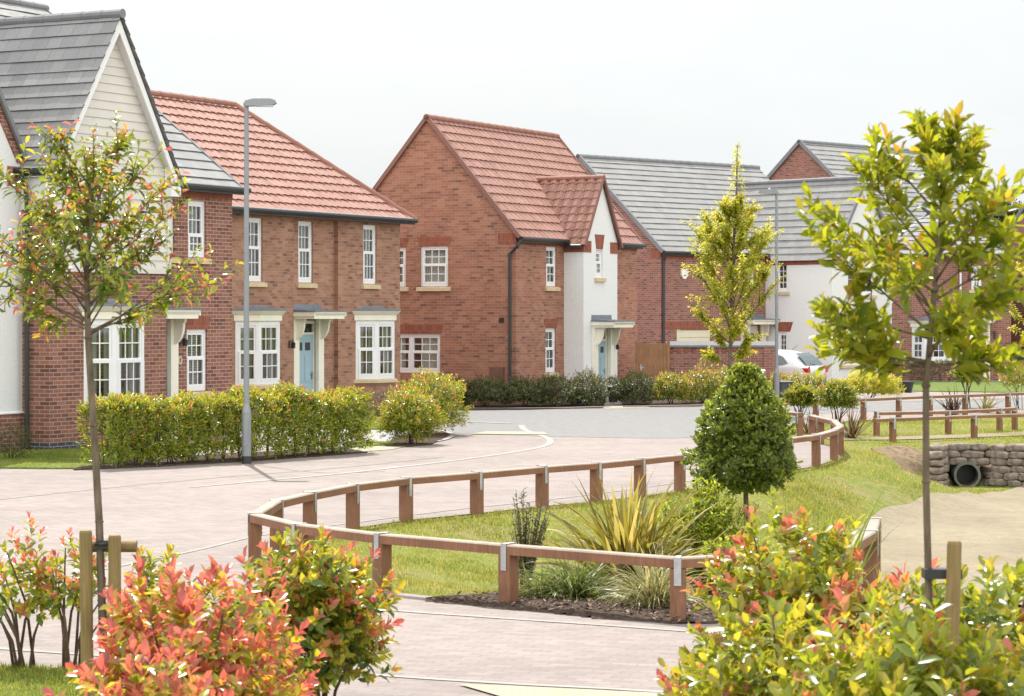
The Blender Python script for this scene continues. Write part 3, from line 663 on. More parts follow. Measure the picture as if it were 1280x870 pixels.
def slope(o, ex, eu, W, L, gauge, style, cuts=(), th=.028, amp=.011):
    """one roof slope of overlapping courses; o = eave corner, ex along the eave, eu up the slope"""
    if style == 'pan' and amp < .02: th = .038
    o, ex, eu = Vector(o), Vector(ex).normalized(), Vector(eu).normalized(); nn = ex.cross(eu)
    if nn.z < 0: nn = -nn
    if style == 'pan': S = np.arange(0, W + .0001, .0375); prof = amp * np.sin(S / .30 * 2 * math.pi) + amp * .5 * np.sin(S / .30 * 4 * math.pi + .6)
    else: S = np.linspace(0, W, max(2, int(W / .33) + 1)); prof = rng.normal(0, .0025, len(S))
    nr = int(math.ceil(L / gauge)); Vv = []; UV = []; F = []
    e = np.array(ex); u = np.array(eu); n_ = np.array(nn); o_ = np.array(o); m = len(S)
    for r in range(nr):
        t0, t1 = r * gauge, min(L, (r + 1) * gauge + .085); jj = rng.normal(0, .0022, m)
        lines = ((t0 + .075, -.012, .3, gauge * .5), (t0 + .07, th - .016, 1, gauge * .5), (t0, th - .014, 1, .003), (t0, th, 1, .003), (t1, -.004, 1, gauge - .003))
        for t, h, kp, vv in lines:
            Vv.append(o_ + S[:, None] * e + t * u + ((prof + jj) * kp + h)[:, None] * n_)
            UV.append(np.stack([S, np.full(m, r * gauge + vv)], 1))
        b = r * 5 * m; i = np.arange(m - 1)
        for q in range(4): F.append(np.stack([b + q * m + i, b + q * m + i + 1, b + (q + 1) * m + i + 1, b + (q + 1) * m + i], 1))
    Vv = np.concatenate(Vv); UV = np.concatenate(UV); F = np.concatenate(F)
    bm = bmesh.new(); vs = [bm.verts.new(v) for v in Vv]; ul = bm.loops.layers.uv.new('UVMap')
    for f in F:
        ff = bm.faces.new([vs[k] for k in f])
        for l, k in zip(ff.loops, f): l[ul].uv = UV[k]
    for p, nrm in cuts:
        g = bm.verts[:] + bm.edges[:] + bm.faces[:]
        bmesh.ops.bisect_plane(bm, geom=g, dist=1e-5, plane_co=Vector(p), plane_no=Vector(nrm), clear_outer=True)
    return bm
def roof(house, slopes, mat, name='roof'):
    bm = bmesh.new(); ul = bm.loops.layers.uv.new('UVMap')
    me = bpy.data.meshes.new(name)
    for b in slopes:
        t = bpy.data.meshes.new('t'); b.to_mesh(t); b.free(); bm.from_mesh(t); bpy.data.meshes.remove(t)
    bm.to_mesh(me); bm.free(); return add(name, me, mat, house)
def ridge(parent, pts, mat, r=.11):
    r *= .8; pts = [Vector(p) - Vector((0, 0, .045)) for p in pts]
    """half-round ridge tiles, each a little lapped over the next"""
    mb = MB()
    for p, q in zip(pts, pts[1:]):
        p, q = Vector(p), Vector(q); d = q - p; n = max(1, int(d.length / .45))
        for i in range(n):
            a, b = p + d * (i / n), p + d * ((i + 1) / n + .03 / d.length); mb.tube([a, b], [r * 1.06, r * .97], 10)
    return part('ridge_tiles', mb, mat, parent)
def verge(house, p, q, out, mat='verge_red', w_=.045, h=.10, name='verge'):
    """capping along a gable's sloping edge"""
    p, q, out = Vector(p), Vector(q), Vector(out).normalized(); d = (q - p).normalized(); up = out.cross(d).normalized()
    if up.z < 0: up = -up
    mb = MB(); c = []
    for x in (p, q):
        c.append([x + out * a + up * b for a, b in ((-w_, -h * .6), (w_, -h * .6), (w_, h * .4), (-w_, h * .4))])
    for i in range(4): mb.quad([c[0][i], c[0][(i + 1) % 4], c[1][(i + 1) % 4], c[1][i]])
    mb.quad(c[0][::-1]); mb.quad(c[1]); return part(name, mb, mat, house)
def house(name, label, P, ang): return empty(name, (P[0], P[1], 0), R(90 - ang), label, 'house')
FRONT_ = lambda a=0, y=0: Fr((a, y, 0), (1, 0, 0), (0, -1, 0))
LEFT_ = lambda x=0: Fr((x, 0, 0), (0, 1, 0), (-1, 0, 0))
RIGHT_ = lambda x=0: Fr((x, 0, 0), (0, 1, 0), (1, 0, 0))
X1 = Vector((1, 0, 0)); Y1 = Vector((0, 1, 0))
def up_y(p): return Vector((0, math.cos(p), math.sin(p)))

def boards(house_, fr, a0, a1, c0, c1, apex, name='boarding', pitch=.165, holes=()):
    """lapped boarding clipped to a gable outline"""
    bm = bmesh.new(); ul = bm.loops.layers.uv.new('UVMap')
    zz = np.arange(c0, c1, pitch)
    for z in zz:
        segs = [(a0, a1)]
        for h in holes:
            if z + pitch > h[2] and z < h[3]: segs = [(a0, h[0]), (h[1], a1)]
        for s0, s1 in segs:
            for pr in (((.045, z), (.025, z + pitch)), ((.012, z), (.045, z))):
                (b0, q0), (b1, q1) = pr
                vs = [bm.verts.new(fr.p(s0, b0, q0)), bm.verts.new(fr.p(s1, b0, q0)), bm.verts.new(fr.p(s1, b1, q1)), bm.verts.new(fr.p(s0, b1, q1))]
                bm.faces.new(vs)
    for p, n in apex:
        bmesh.ops.bisect_plane(bm, geom=bm.verts[:] + bm.edges[:] + bm.faces[:], dist=1e-5, plane_co=fr.p(p[0], 0, p[1]), plane_no=fr.ex * n[0] + fr.z * n[1], clear_outer=True)
    me = bpy.data.meshes.new(name); bm.to_mesh(me); bm.free(); return add(name, me, 'clad', house_)

# ------------------------------------------------------------------ house with the boarded gable (left)
def steep_wing(H, fr, a0, a1, eave, apex_z, y_back, tilem, ridgem, over=.22, gauge=.29, bargemat='white', left_len=None):
    """steep roof of a gabled wing whose ridge runs back from the gable"""
    am = (a0 + a1) / 2; hw = (a1 - a0) / 2; p = math.atan2(apex_z - eave, hw); ov = .16
    L = hw / math.cos(p) + ov / math.cos(p)
    y0 = -over; Wd = y_back - y0
    sl = slope((a0 - ov, y0, eave - ov * math.tan(p)), (0, 1, 0), (math.cos(p), 0, math.sin(p)), Wd, L, gauge, 'pan' if tilem == 'tile_red' else 'flat')
    sr = slope((a1 + ov, y0, eave - ov * math.tan(p)), (0, 1, 0), (-math.cos(p), 0, math.sin(p)), Wd, L, gauge, 'pan' if tilem == 'tile_red' else 'flat')
    rf = roof(H, [sl, sr], tilem); ridge(rf, [(am, y0 - .02, apex_z + .06), (am, y_back, apex_z + .06)], ridgem)
    return p, am, hw, ov
H1 = house('gabled_house', 'brick house with slate grey roofs and a pale boarded front gable', (-8.4, 43.6), 27.5)
mb = MB(); f0 = FRONT_(); fm = FRONT_(0, .6)
holes_w = [(1.02, 2.68, .0, 2.42)]
wall_holes(mb, f0, 3.6, 0, 3.38, [])
mb.box(f0, .0, 3.6, -.1, -.002, 3.38, 5.3)
hm = [(4.42, 4.72, 3.64, 4.79), (5.17, 5.81, 3.64, 4.79), (5.13, 5.85, .93, 2.18), (3.66, 4.58, 0, 2.3)]
hm = [(a - 3.6, b - 3.6, c, d) for a, b, c, d in hm]
wall_holes(mb, fm.shift(a=3.6), 3.15, 0, 5.2, hm)
mb.quad([(0, 0, 0), (0, 10.6, 0), (0, 10.6, 5.25), (0, 0, 5.25)], [(0, 0), (10.6, 0), (10.6, 5.25), (0, 5.25)])
mb.quad([(6.75, .6, 0), (6.75, 10.6, 0), (6.75, 10.6, 5.2), (6.75, .6, 5.2)], [(0, 0), (10, 0), (10, 5.2), (0, 5.2)])
mb.quad([(3.6, 0, 0), (3.6, .6, 0), (3.6, .6, 5.2), (3.6, 0, 5.2)], [(0, 0), (.6, 0), (.6, 5.2), (0, 5.2)])
mb.quad([(0, 10.6, 0), (6.75, 10.6, 0), (6.75, 10.6, 5.2), (0, 10.6, 5.2)], [(0, 0), (6.75, 0), (6.75, 5.2), (0, 5.2)])
gable_poly(mb, RIGHT_(6.75), .6, 10.6, 5.2, 5.6, 9.1); gable_poly(mb, LEFT_(0), .6, 10.6, 5.2, 5.6, 9.05)
part('wall', mb, 'brick_a', H1)
m_ = MB(); m_.box(f0, -.004, 3.604, 0, .006, 0, .16); m_.box(fm, 3.61, 6.754, 0, .006, 0, .16); m_.box(LEFT_(0), -.006, 9, 0, .006, 0, .16); part('plinth', m_, 'brick_blue', H1)
m_ = MB(); m_.box(fm, 3.61, 6.755, .0, .012, 4.86, 5.19); m_.box(fm, 3.61, 6.755, .012, .03, 5.03, 5.19); part('brick_band', m_, 'brick_band', H1)
m_ = MB(); m_.box(f0, -.0, 3.6, .0, .008, 2.72, 2.95); 
p, am, hw, ov = steep_wing(H1, f0, .0, 3.6, 5.3, 8.12, 7.5, 'tile_grey', 'ridge_grey', over=.28)
tp = math.tan(p)
fc = f0.shift(b=.0)
boards(H1, fc, -.02, 3.64, 3.36, 8.2, [((am, 8.14), (-math.sin(p), math.cos(p))), ((am, 8.14), (math.sin(p), math.cos(p)))], holes=[(1.2, 1.95, 4.25, 5.0)])
m_ = MB(); m_.box(fc, -.04, .08, 0, .06, 3.36, 5.25); m_.box(fc, 3.56, 3.68, 0, .06, 3.36, 5.25); m_.box(fc, -.03, 3.67, 0, .055, 3.27, 3.37); part('corner_board', m_, 'clad', H1)
for s in (-1, 1):   # bargeboards and boxed ends
    m_ = MB(); e = hw + .17
    q = [(am + s * e, 8.04 - e * tp - .17), (am + s * e, 8.04 - e * tp), (am, 8.04), (am, 8.04 - .26)]
    if s > 0: q = q[::-1]
    m_.prism(fc, q, .19, .225)
    m_.prism(fc, [(am + s * (e + .01), 4.78), (am + s * (e + .01), 8.12 - e * tp - .10), (am + s * (hw - .12), 8.12 - (hw - .12) * tp - .14), (am + s * (hw - .12), 4.78)][::s], .046, .20)
    q2 = [(x, z) for x, z in q]
    m_.prism(fc, [(q2[0][0], q2[0][1] + .05), (q2[1][0], q2[1][1]), (q2[2][0], q2[2][1]), (q2[3][0], q2[3][1] + .19)], .03, .19)
    part('bargeboard', m_, 'white', H1)
window(H1, fc.shift(b=.055), 1.2, 1.95, 4.25, 5.0, 3, 2, split=0, sill=False, dress='net', dep=.05)
pm = math.atan2(9.12 - 5.2, 5.0)
sl = slope((3.0, .6 - .22, 5.2 - .22 * math.tan(pm) + .03), (1, 0, 0), up_y(pm), 3.9, 5.24 / math.cos(pm), .33, 'flat')
sl2 = slope((-.15, .6 - .22, 5.2 - .22 * math.tan(pm) + .03), (1, 0, 0), up_y(pm), 3.15, 5.24 / math.cos(pm), .33, 'flat', cuts=[((0, 2.2, 0), (0, -1, 0))])
sb = slope((-.15, 10.82, 5.2 - .22 * math.tan(pm) + .03), (1, 0, 0), Vector((0, -math.cos(pm), math.sin(pm))), 7.05, 5.24 / math.cos(pm), .33, 'flat')
rf = roof(H1, [sl, sl2, sb], 'tile_grey'); ridge(rf, [(-.15, 5.6, 9.2), (6.92, 5.6, 9.2)], 'ridge_grey')
for y0, y1 in ((.38, 5.6), (10.82, 5.6)): verge(H1, (6.88, y0, 5.05), (6.88, y1, 9.14), (1, 0, 0), 'ridge_grey', .03, .1)
gutter(H1, fm.shift(b=.2), 3.75, 6.95, 5.06); m_ = MB()
fl = LEFT_(0).shift(b=.16); gutter(H1, fl, -.2, 7, 5.1)
m_ = MB(); m_.box(LEFT_(0), -.25, 7, .002, .16, 4.98, 5.06); m_.box(LEFT_(0), .0, .9, .002, .03, 4.4, 4.97); part('soffit', m_, 'white', H1)
downpipe(H1, [(-.30, .44, 5.05), (-.14, .44, 4.8), (-.1, .44, 4.6), (-.1, .44, 2.4), (-.1, .44, .05)], .042)
bay(H1, f0, 1.0, 2.72, .82, 2.4, .42, base='brick_a')
window(H1, fm, 5.17, 5.81, 3.64, 4.79, 3, 2, dress='net', split=.36)
window(H1, fm, 4.42, 4.72, 3.64, 4.79, 2, 2, dress='net', split=.36)
window(H1, fm, 5.13, 5.85, .93, 2.18, 3, 2, dress='blind', lintel=True)
door(H1, fm, 3.66, 4.58, 2.3); canopy(H1, fm, 3.62, 4.72, .62, 2.4)
m_ = MB(); m_.prism(fm, [(4.88 + .075 * math.cos(t), 1.56 + .085 * math.sin(t)) for t in np.linspace(0, 2 * math.pi, 20)[:-1]], 0, .02); pq = part('house_number_plaque', m_, 'stone', H1)
def text(parent, s, fr, a, c, size, mat, name='lettering', ext=.003):
    cu = bpy.data.curves.new(name, 'FONT'); cu.body = s; cu.size = size; cu.align_x = 'CENTER'; cu.align_y = 'CENTER'; cu.extrude = ext
    o = bpy.data.objects.new(name, cu); COL.objects.link(o); o.parent = parent; cu.materials.append(M[mat])
    mt = Matrix((fr.ex, fr.z, fr.n)).transposed().to_4x4(); mt.translation = fr.p(a, 0, c)
    me = bpy.data.meshes.new_from_object(o); bpy.data.objects.remove(o); o = bpy.data.objects.new(name, me); COL.objects.link(o); o.parent = parent; o.matrix_local = mt; return o
text(pq, '8', fm.shift(b=.023), 4.88, 1.56, .12, 'black')
lantern(H1, fm, 4.9, 1.95)

# ------------------------------------------------------------------ rendered house at the far left
HA = house('rendered_house', 'white rendered house with brick plinth and brick edged gable, cut by the left picture edge', (-8.95, 43.9), 27.5)
mb = MB(); fA = FRONT_(-3.86)
mb.quad([fA.p(0, 0, .68), fA.p(3.86, 0, .68), fA.p(3.86, 0, 5.25), fA.p(1.93, 0, 8.2), fA.p(0, 0, 5.25)])
part('wall', mb, 'render', HA)
m_ = MB(); m_.prism_a(fA, [(-.1, 0), (.035, 0), (.035, .6), (.006, .67), (-.1, .67)], 0, 3.86)
mb = MB(); mb.quad([(0, 0, 0), (0, 8, 0), (0, 8, 5.25), (0, 0, 5.25)], [(0, 0), (8, 0), (8, 5.25), (0, 5.25)]); m_.v += []; part('brick_plinth', m_, 'brick_a', HA); part('side_wall', mb, 'brick_a', HA)
m_ = MB(); m_.prism_a(fA, [(.0, .66), (.05, .68), (.05, .70), (.0, .72)], 0, 3.87); part('bell_drip', m_, 'white', HA)
m_ = MB(); m_.box(fA, 3.42, 3.862, .0, .03, 4.82, 5.18); m_.box(fA, 0, .44, .0, .03, 4.82, 5.18)
pa = math.atan2(2.95, 1.93)
for s in (-1, 1):
    e = 1.93; q = [(1.93 + s * e, 5.25), (1.93, 8.2), (1.93, 8.2 - .30), (1.93 + s * (e - .17), 5.25)]
    m_.prism(fA, q[::s], 0, .03)
part('brick_band', m_, 'brick_a', HA)
steep_wing(HA, fA, -3.86, 0, 5.3, 8.25, 8, 'tile_grey', 'ridge_grey', over=.10)
verge(HA, (.16, -.1, 5.06), (-1.93, -.1, 8.27), (0, -1, 0), 'ridge_grey', .03, .08)
m_ = MB(); m_.tube([(.2, -.1, 5.06), (.2, 7, 5.06)], .058, 8); part('gutter', m_, 'black', HA)
downpipe(HA, [(.2, .2, 5.0), (.06, .2, 4.75), (.06, .2, 3), (.06, .2, .05)])

# ------------------------------------------------------------------ house with the red hipped roof
H2 = house('hipped_roof_house', 'double fronted brick house with hipped terracotta roof and two white bays', (-4.8, 60), 27.5)
A0, A1, D2 = -5.2, 3.98, 6.3
mb = MB(); r0, r1 = -1.22, .86
up = [(-3.27, -2.59, 3.27, 4.79), (-.82, -.14, 3.27, 4.79), (2.09, 2.77, 3.27, 4.79)]
fF = FRONT_(A0)
def hs(lo, hi, hol): return [(a - lo, b - lo, c, d) for a, b, c, d in hol]
wall_holes(mb, fF, r0 - A0, 0, 5.2, hs(A0, A0, up[:1]))
wall_holes(mb, FRONT_(r0, .12), r1 - r0, 0, 4.84, hs(r0, r0, [up[1], (-.98, .02, 0, 2.32)]), uvo=.1)
wall_holes(mb, FRONT_(r1), A1 - r1, 0, 5.2, hs(r1, r1, up[2:]), uvo=.2)
mb.box(FRONT_(0, 0), r0, r1, -.2, 0, 4.84, 5.2)
for x in (r0, r1): mb.quad([(x, 0, 0), (x, .12, 0), (x, .12, 4.84), (x, 0, 4.84)], [(0, 0), (.12, 0), (.12, 4.84), (0, 4.84)])
mb.quad([(A1, 0, 0), (A1, D2, 0), (A1, D2, 5.2), (A1, 0, 5.2)], [(0, 0), (D2, 0), (D2, 5.2), (0, 5.2)])
mb.quad([(A0, 0, 0), (A0, D2, 0), (A0, D2, 5.2), (A0, 0, 5.2)], [(0, 0), (D2, 0), (D2, 5.2), (0, 5.2)])
mb.quad([(A0, D2, 0), (A1, D2, 0), (A1, D2, 5.2), (A0, D2, 5.2)], [(0, 0), (9, 0), (9, 5.2), (0, 5.2)])
gable_poly(mb, LEFT_(A0), 0, D2, 5.2, D2 / 2, 7.75)
part('wall', mb, 'brick_b', H2)
m_ = MB(); m_.box(FRONT_(0), A0, r0, 0, .01, 4.86, 5.19); m_.box(FRONT_(0), r0, r1, 0, .01, 4.86, 5.19); m_.box(FRONT_(0), r1, A1 + .01, 0, .01, 4.86, 5.19)
m_.box(RIGHT_(A1), -.01, D2, 0, .01, 4.86, 5.19); m_.box(FRONT_(0), A0, A1 + .012, .01, .025, 5.05, 5.19); part('brick_band', m_, 'brick_band', H2)
m_ = MB(); m_.box(FRONT_(0), A0, r0, 0, .008, 0, .5); part('plinth', m_, 'brick_a', H2); m_ = MB(); m_.box(FRONT_(0), r1, A1 + .008, 0, .008, 0, .5); part('plinth', m_, 'brick_a', H2)
ov = .3; p2 = math.atan2(2.68, D2 / 2); ce = 5.22 - ov * math.tan(p2); L2 = (D2 / 2 + ov) / math.cos(p2); zr = 5.22 + D2 / 2 * math.tan(p2)
hp = (A1 + ov, -ov, ce)
s1 = slope((A0 - .1, -ov, ce), (1, 0, 0), up_y(p2), A1 + ov - A0 + .1, L2, .335, 'pan', cuts=[((A1 + ov, -ov, 0), (1, 1, 0))])
s2 = slope((A1 + ov, -ov, ce), (0, 1, 0), Vector((-math.cos(p2), 0, math.sin(p2))), D2 + 2 * ov, L2, .335, 'pan', cuts=[((A1 + ov, -ov, 0), (-1, -1, 0)), ((A1 + ov, D2 + ov, 0), (-1, 1, 0))])
s3 = slope((A0 - .1, D2 + ov, ce), (1, 0, 0), Vector((0, -math.cos(p2), math.sin(p2))), A1 + ov - A0 + .1, L2, .335, 'pan', cuts=[((A1 + ov, D2 + ov, 0), (1, -1, 0))])
rf = roof(H2, [s1, s2, s3], 'tile_red'); xa = A1 + ov - (D2 / 2 + ov)
ridge(rf, [(A0 - .1, D2 / 2, zr + .05), (xa, D2 / 2, zr + .05), (A1 + ov - .02, -ov + .02, ce + .06)], 'ridge_red', .12); ridge(rf, [(xa, D2 / 2, zr + .05), (A1 + ov, D2 + ov, ce + .06)], 'ridge_red', .12)
gutter(H2, FRONT_(0).shift(b=ov - .06), A0, A1 + ov, ce - .01); m_ = MB(); m_.tube([(A1 + ov + .03, -ov, ce - .01), (A1 + ov + .03, D2 + ov, ce - .01)], .058, 8); part('gutter', m_, 'black', H2)
m_ = MB(); m_.box(FRONT_(0), A0, A1 + ov, .026, ov, 5.0, 5.03); part('soffit', m_, 'white', H2)
for i, u in enumerate(up): window(H2, FRONT_(0, .12 if i == 1 else 0), *u, 3, 2, dress='net' if i == 1 else 'curtain')
bay(H2, FRONT_(0), -3.75, -2.05, .82, 2.33, .4); bay(H2, FRONT_(0), 1.72, 3.4, .82, 2.33, .4)
door(H2, FRONT_(0, .12), -.98, .02, 2.32); canopy(H2, FRONT_(0, .12), -1.18, .24, .74, 2.37)
lantern(H2, FRONT_(0), -1.42, 1.75)

# ------------------------------------------------------------------ house with the red roof and white porch tower
H3 = house('tower_porch_house', 'red brick house with terracotta gable roof and a slim white rendered porch tower', (.11, 66), 27.5)
W3, D3, E3, Z3 = 8.0, 5.56, 4.74, 7.97; p3 = math.atan2(Z3 - E3, D3 / 2)
mb = MB(); f3 = FRONT_(0); l3 = LEFT_(0)
fw3 = [(1.85, 2.51, 3.27, 4.39), (1.81, 2.47, .84, 2.09)]
wall_holes(mb, f3, W3, 0, E3, fw3)
lw3 = [(2.14, 3.02, 3.26, 4.39), (3.5, 4.3, 3.26, 4.37), (2.39, 4.3, .84, 1.93)]
wall_holes(mb, l3, D3, 0, E3, lw3); gable_poly(mb, l3, 0, D3, E3, D3 / 2, Z3); gable_poly(mb, RIGHT_(W3), 0, D3, E3, D3 / 2, Z3)
mb.quad([(W3, 0, 0), (W3, D3, 0), (W3, D3, E3), (W3, 0, E3)], [(0, 0), (D3, 0), (D3, E3), (0, E3)])
mb.quad([(0, D3, 0), (W3, D3, 0), (W3, D3, E3), (0, D3, E3)], [(0, 0), (W3, 0), (W3, E3), (0, E3)])
part('wall', mb, 'brick_c', H3)
m_ = MB(); m_.box(f3, -.01, W3 + .01, 0, .012, 4.42, 4.72); m_.box(l3, 0, .55, 0, .012, 4.42, 4.72); part('brick_band', m_, 'brick_band', H3)
ov = .16; L3 = (D3 / 2 + ov) / math.cos(p3); ce = E3 - ov * math.tan(p3) + .03
s1 = slope((-.08, -ov, ce), (1, 0, 0), up_y(p3), W3 + .2, L3, .33, 'pan'); s2 = slope((-.08, D3 + ov, ce), (1, 0, 0), Vector((0, -math.cos(p3), math.sin(p3))), W3 + .2, L3, .33, 'pan')
rf = roof(H3, [s1, s2], 'tile_red'); ridge(rf, [(-.1, D3 / 2, Z3 + .07), (W3 + .12, D3 / 2, Z3 + .07)], 'ridge_red', .12)
for x in (-.06, W3 + .1):
    for y in (-ov, D3 + ov): verge(H3, (x, y, ce + .02), (x, D3 / 2, Z3 + .06), (1, 0, 0), 'verge_red', .04, .11)
gutter(H3, f3.shift(b=ov - .05), -.05, 2.85, ce - .02); gutter(H3, f3.shift(b=ov - .05), 5.45, W3 + .12, ce - .02)
downpipe(H3, [(-.02, -.2, ce - .05), (-.07, -.1, ce - .2), (-.07, .16, ce - .45), (-.07, .16, 2.4), (-.07, .16, .05)], .045)
for w_ in fw3: window(H3, f3, *w_, 2, 2, lintel=w_[2] < 2, dress='net')
window(H3, l3, *lw3[0], 3, 2, lintel=True, dress='net'); window(H3, l3, *lw3[1], 3, 2, lintel=True); window(H3, l3, *lw3[2], 3, 2, lights=2, lintel=True, sill=False)
m_ = MB(); m_.box(l3, .36, .80, 0, .05, .3, 1.02); m_.box(l3, .38, .78, .05, .058, .32, 1.0); part('meter_box', m_, 'brown', H3)
m_ = MB(); m_.box(l3, .38, .52, 0, .02, 2.25, 2.39); part('vent', m_, 'black', H3)
# tower
T0, T1, TO, TE, TZ = 2.98, 5.26, .62, 4.6, 6.42; tm = (T0 + T1) / 2; pt = math.atan2(TZ - TE, (T1 - T0) / 2)
ft = f3.shift(b=TO); mb = MB(); th_ = [(3.80 - T0, 4.26 - T0, 3.55, 4.33), (3.72 - T0, 4.62 - T0, 0, 2.05)]
wall_holes(mb, ft.shift(a=T0), T1 - T0, 0, TE, th_); gable_poly(mb, ft, T0, T1, TE, tm, TZ)
for x in (T0, T1): mb.quad([(x, -TO, 0), (x, 1.5, 0), (x, 1.5, TE), (x, -TO, TE)])
part('porch_tower', mb, 'render', H3)
m_ = MB(); m_.box(ft, T0 - .012, T0 + .5, -.0, .014, 4.25, 4.58); m_.box(Fr((T0, 0, 0), Y1, -X1), -TO, 0, 0, .012, 4.25, 4.58); part('brick_band', m_, 'brick_band', H3)
m_ = MB(); m_.box(ft, T1 - .5, T1 + .012, 0, .014, 4.25, 4.58); part('brick_band', m_, 'brick_band', H3); m_ = MB()
m_.prism(ft, [(3.82, 4.36), (4.24, 4.36), (4.36, 4.78), (3.72, 4.78)], 0, .014); part('lintel', m_, 'brick_band', H3)
ovt = .12; Lt = ((T1 - T0) / 2 + ovt) / math.cos(pt); yb = 1.8
zt0 = TE - ovt * math.tan(pt) + .03
# valley: keep only what stands above the main slope
vn = Vector((0, math.sin(p3), -math.cos(p3))); vp = (0, 0, E3 - .02)
sA = slope((T0 - ovt, -TO - .1, zt0), (0, 1, 0), Vector((math.cos(pt), 0, math.sin(pt))), yb + TO, Lt, .27, 'pan', cuts=[(vp, vn)], amp=.034); sB = slope((T1 + ovt, -TO - .1, zt0), (0, 1, 0), Vector((-math.cos(pt), 0, math.sin(pt))), yb + TO, Lt, .27, 'pan', cuts=[(vp, vn)], amp=.034)
rf = roof(H3, [sA, sB], 'tile_red', 'tower_roof'); ridge(rf, [(tm, -TO - .12, TZ + .06), (tm, (TZ - E3) / math.tan(p3) + .1, TZ + .06)], 'ridge_red', .1)
for s, x in ((1, T0 - ovt), (-1, T1 + ovt)): verge(H3, (x, -TO - .1, zt0), (tm, -TO - .1, TZ + .04), (0, 1, 0), 'verge_red', .03, .08)
for x in (T0 - ovt - .05, T1 + ovt + .05):
    m_ = MB(); m_.tube([(x, -TO, zt0 - .02), (x, -.1, zt0 - .02)], .05, 8); part('gutter', m_, 'black', H3)
window(H3, ft, 3.80, 4.26, 3.55, 4.33, 2, 2, dress='net'); door(H3, ft, 3.72, 4.62, 2.05, fan=True); canopy(H3, ft, 3.5, 4.86, .75, 2.1)
lantern(H3, ft, 5.02, 1.55)

# ------------------------------------------------------------------ grey roofed house with white wing
H4 = house('white_wing_house', 'brick house with long grey roof and white rendered gabled wing', (5.33, 86), 46.8)
W4, D4, E4, Z4 = 9.9, 8.2, 4.85, 8.3; p4 = math.atan2(Z4 - E4, D4 / 2); f4 = FRONT_(0)
mb = MB(); w4 = [(4.42, 5.1, 3.6, 4.42), (.84, 2.7, 0, 1.92), (4.55, 5.3, 0, 2.05)]
wall_holes(mb, f4, 5.72, 0, E4, w4); wall_holes(mb, LEFT_(0), D4, 0, E4, []); gable_poly(mb, LEFT_(0), 0, D4, E4, D4 / 2, Z4)
mb.quad([(W4, 0, 0), (W4, D4, 0), (W4, D4, E4), (W4, 0, E4)], [(0, 0), (D4, 0), (D4, E4), (0, E4)]); gable_poly(mb, RIGHT_(W4), 0, D4, E4, D4 / 2, Z4)
mb.quad([(9.4, 0, 0), (W4, 0, 0), (W4, 0, E4), (9.4, 0, E4)], [(0, 0), (.5, 0), (.5, E4), (0, E4)])
part('wall', mb, 'brick_d', H4)
m_ = MB(); m_.box(f4, 0, 5.71, 0, .01, 4.5, 4.84); m_.box(LEFT_(0), 0, .5, 0, .01, 4.5, 4.84); part('brick_band', m_, 'brick_band', H4); m_ = MB(); m_.box(f4, .02, 2.9, 0, .01, 1.95, 2.2); part('brick_band', m_, 'brick_band', H4)
ov = .2; L4 = (D4 / 2 + ov) / math.cos(p4); ce = E4 - ov * math.tan(p4) + .03
s1 = slope((-.1, -ov, ce), (1, 0, 0), up_y(p4), W4 + .2, L4, .33, 'flat'); s2 = slope((-.1, D4 + ov, ce), (1, 0, 0), Vector((0, -math.cos(p4), math.sin(p4))), W4 + .2, L4, .33, 'flat')
rf = roof(H4, [s1, s2], 'tile_grey_far'); ridge(rf, [(-.12, D4 / 2, Z4 + .07), (W4 + .12, D4 / 2, Z4 + .07)], 'ridge_grey', .12)
for y in (-ov, D4 + ov): verge(H4, (-.08, y, ce + .02), (-.08, D4 / 2, Z4 + .06), (1, 0, 0), 'ridge_grey', .04, .15)
gutter(H4, f4.shift(b=ov - .05), -.05, 5.6, ce - .02); downpipe(H4, [(.06, -.2, ce - .05), (.08, -.07, ce - .35), (.08, -.07, 2.5), (.08, -.07, .05)], .05)
window(H4, f4, 4.42, 5.1, 3.6, 4.42, 2, 2, dress='net'); m_ = MB()
for i in range(7): m_.box(f4, .84, 2.7, -.08 - .01 * (i % 2), -.05 - .012 * (i % 2), .02 + i * .27, .02 + (i + 1) * .27 - .01)
part('garage_door', m_, 'garage', H4)
door(H4, f4, 4.55, 5.3, 2.05, fan=False, colm='white'); canopy(H4, f4, 4.3, 5.66, .7, 2.1)
U0, U1, UO = 5.72, 9.42, 3.18
mb = MB(); lw = Fr((U0, 0, 0), -Y1, -X1); sw = [(.55, 1.09, 3.33, 4.40), (.62, 1.07, .85, 1.8)]
wall_holes(mb, lw, UO, 0, 4.62, sw); fu = f4.shift(b=UO); fh = [(6.3 - U0, 8.3 - U0, .62, 1.5), (6.6 - U0, 8.2 - U0, 3.2, 4.3)]
wall_holes(mb, fu.shift(a=U0), U1 - U0, 0, 4.62, fh); gable_poly(mb, fu, U0, U1, 4.62, (U0 + U1) / 2, 7.5); mb.quad([(U1, -UO, 0), (U1, .2, 0), (U1, .2, 4.62), (U1, -UO, 4.62)])
part('rendered_wing', mb, 'render', H4)
am4 = (U0 + U1) / 2; hw4 = (U1 - U0) / 2; p5 = math.atan2(7.52 - 4.66, hw4); ovw = .14; Lw = (hw4 + ovw) / math.cos(p5); zz = 4.66 - ovw * math.tan(p5)
vn = Vector((0, math.sin(p4), -math.cos(p4))); vp = (0, 0, E4 - .02)
sA = slope((U0 - ovw, -UO - .15, zz), (0, 1, 0), Vector((math.cos(p5), 0, math.sin(p5))), UO + 4, Lw, .31, 'flat', cuts=[(vp, vn)]); sB = slope((U1 + ovw, -UO - .15, zz), (0, 1, 0), Vector((-math.cos(p5), 0, math.sin(p5))), UO + 4, Lw, .31, 'flat', cuts=[(vp, vn)])
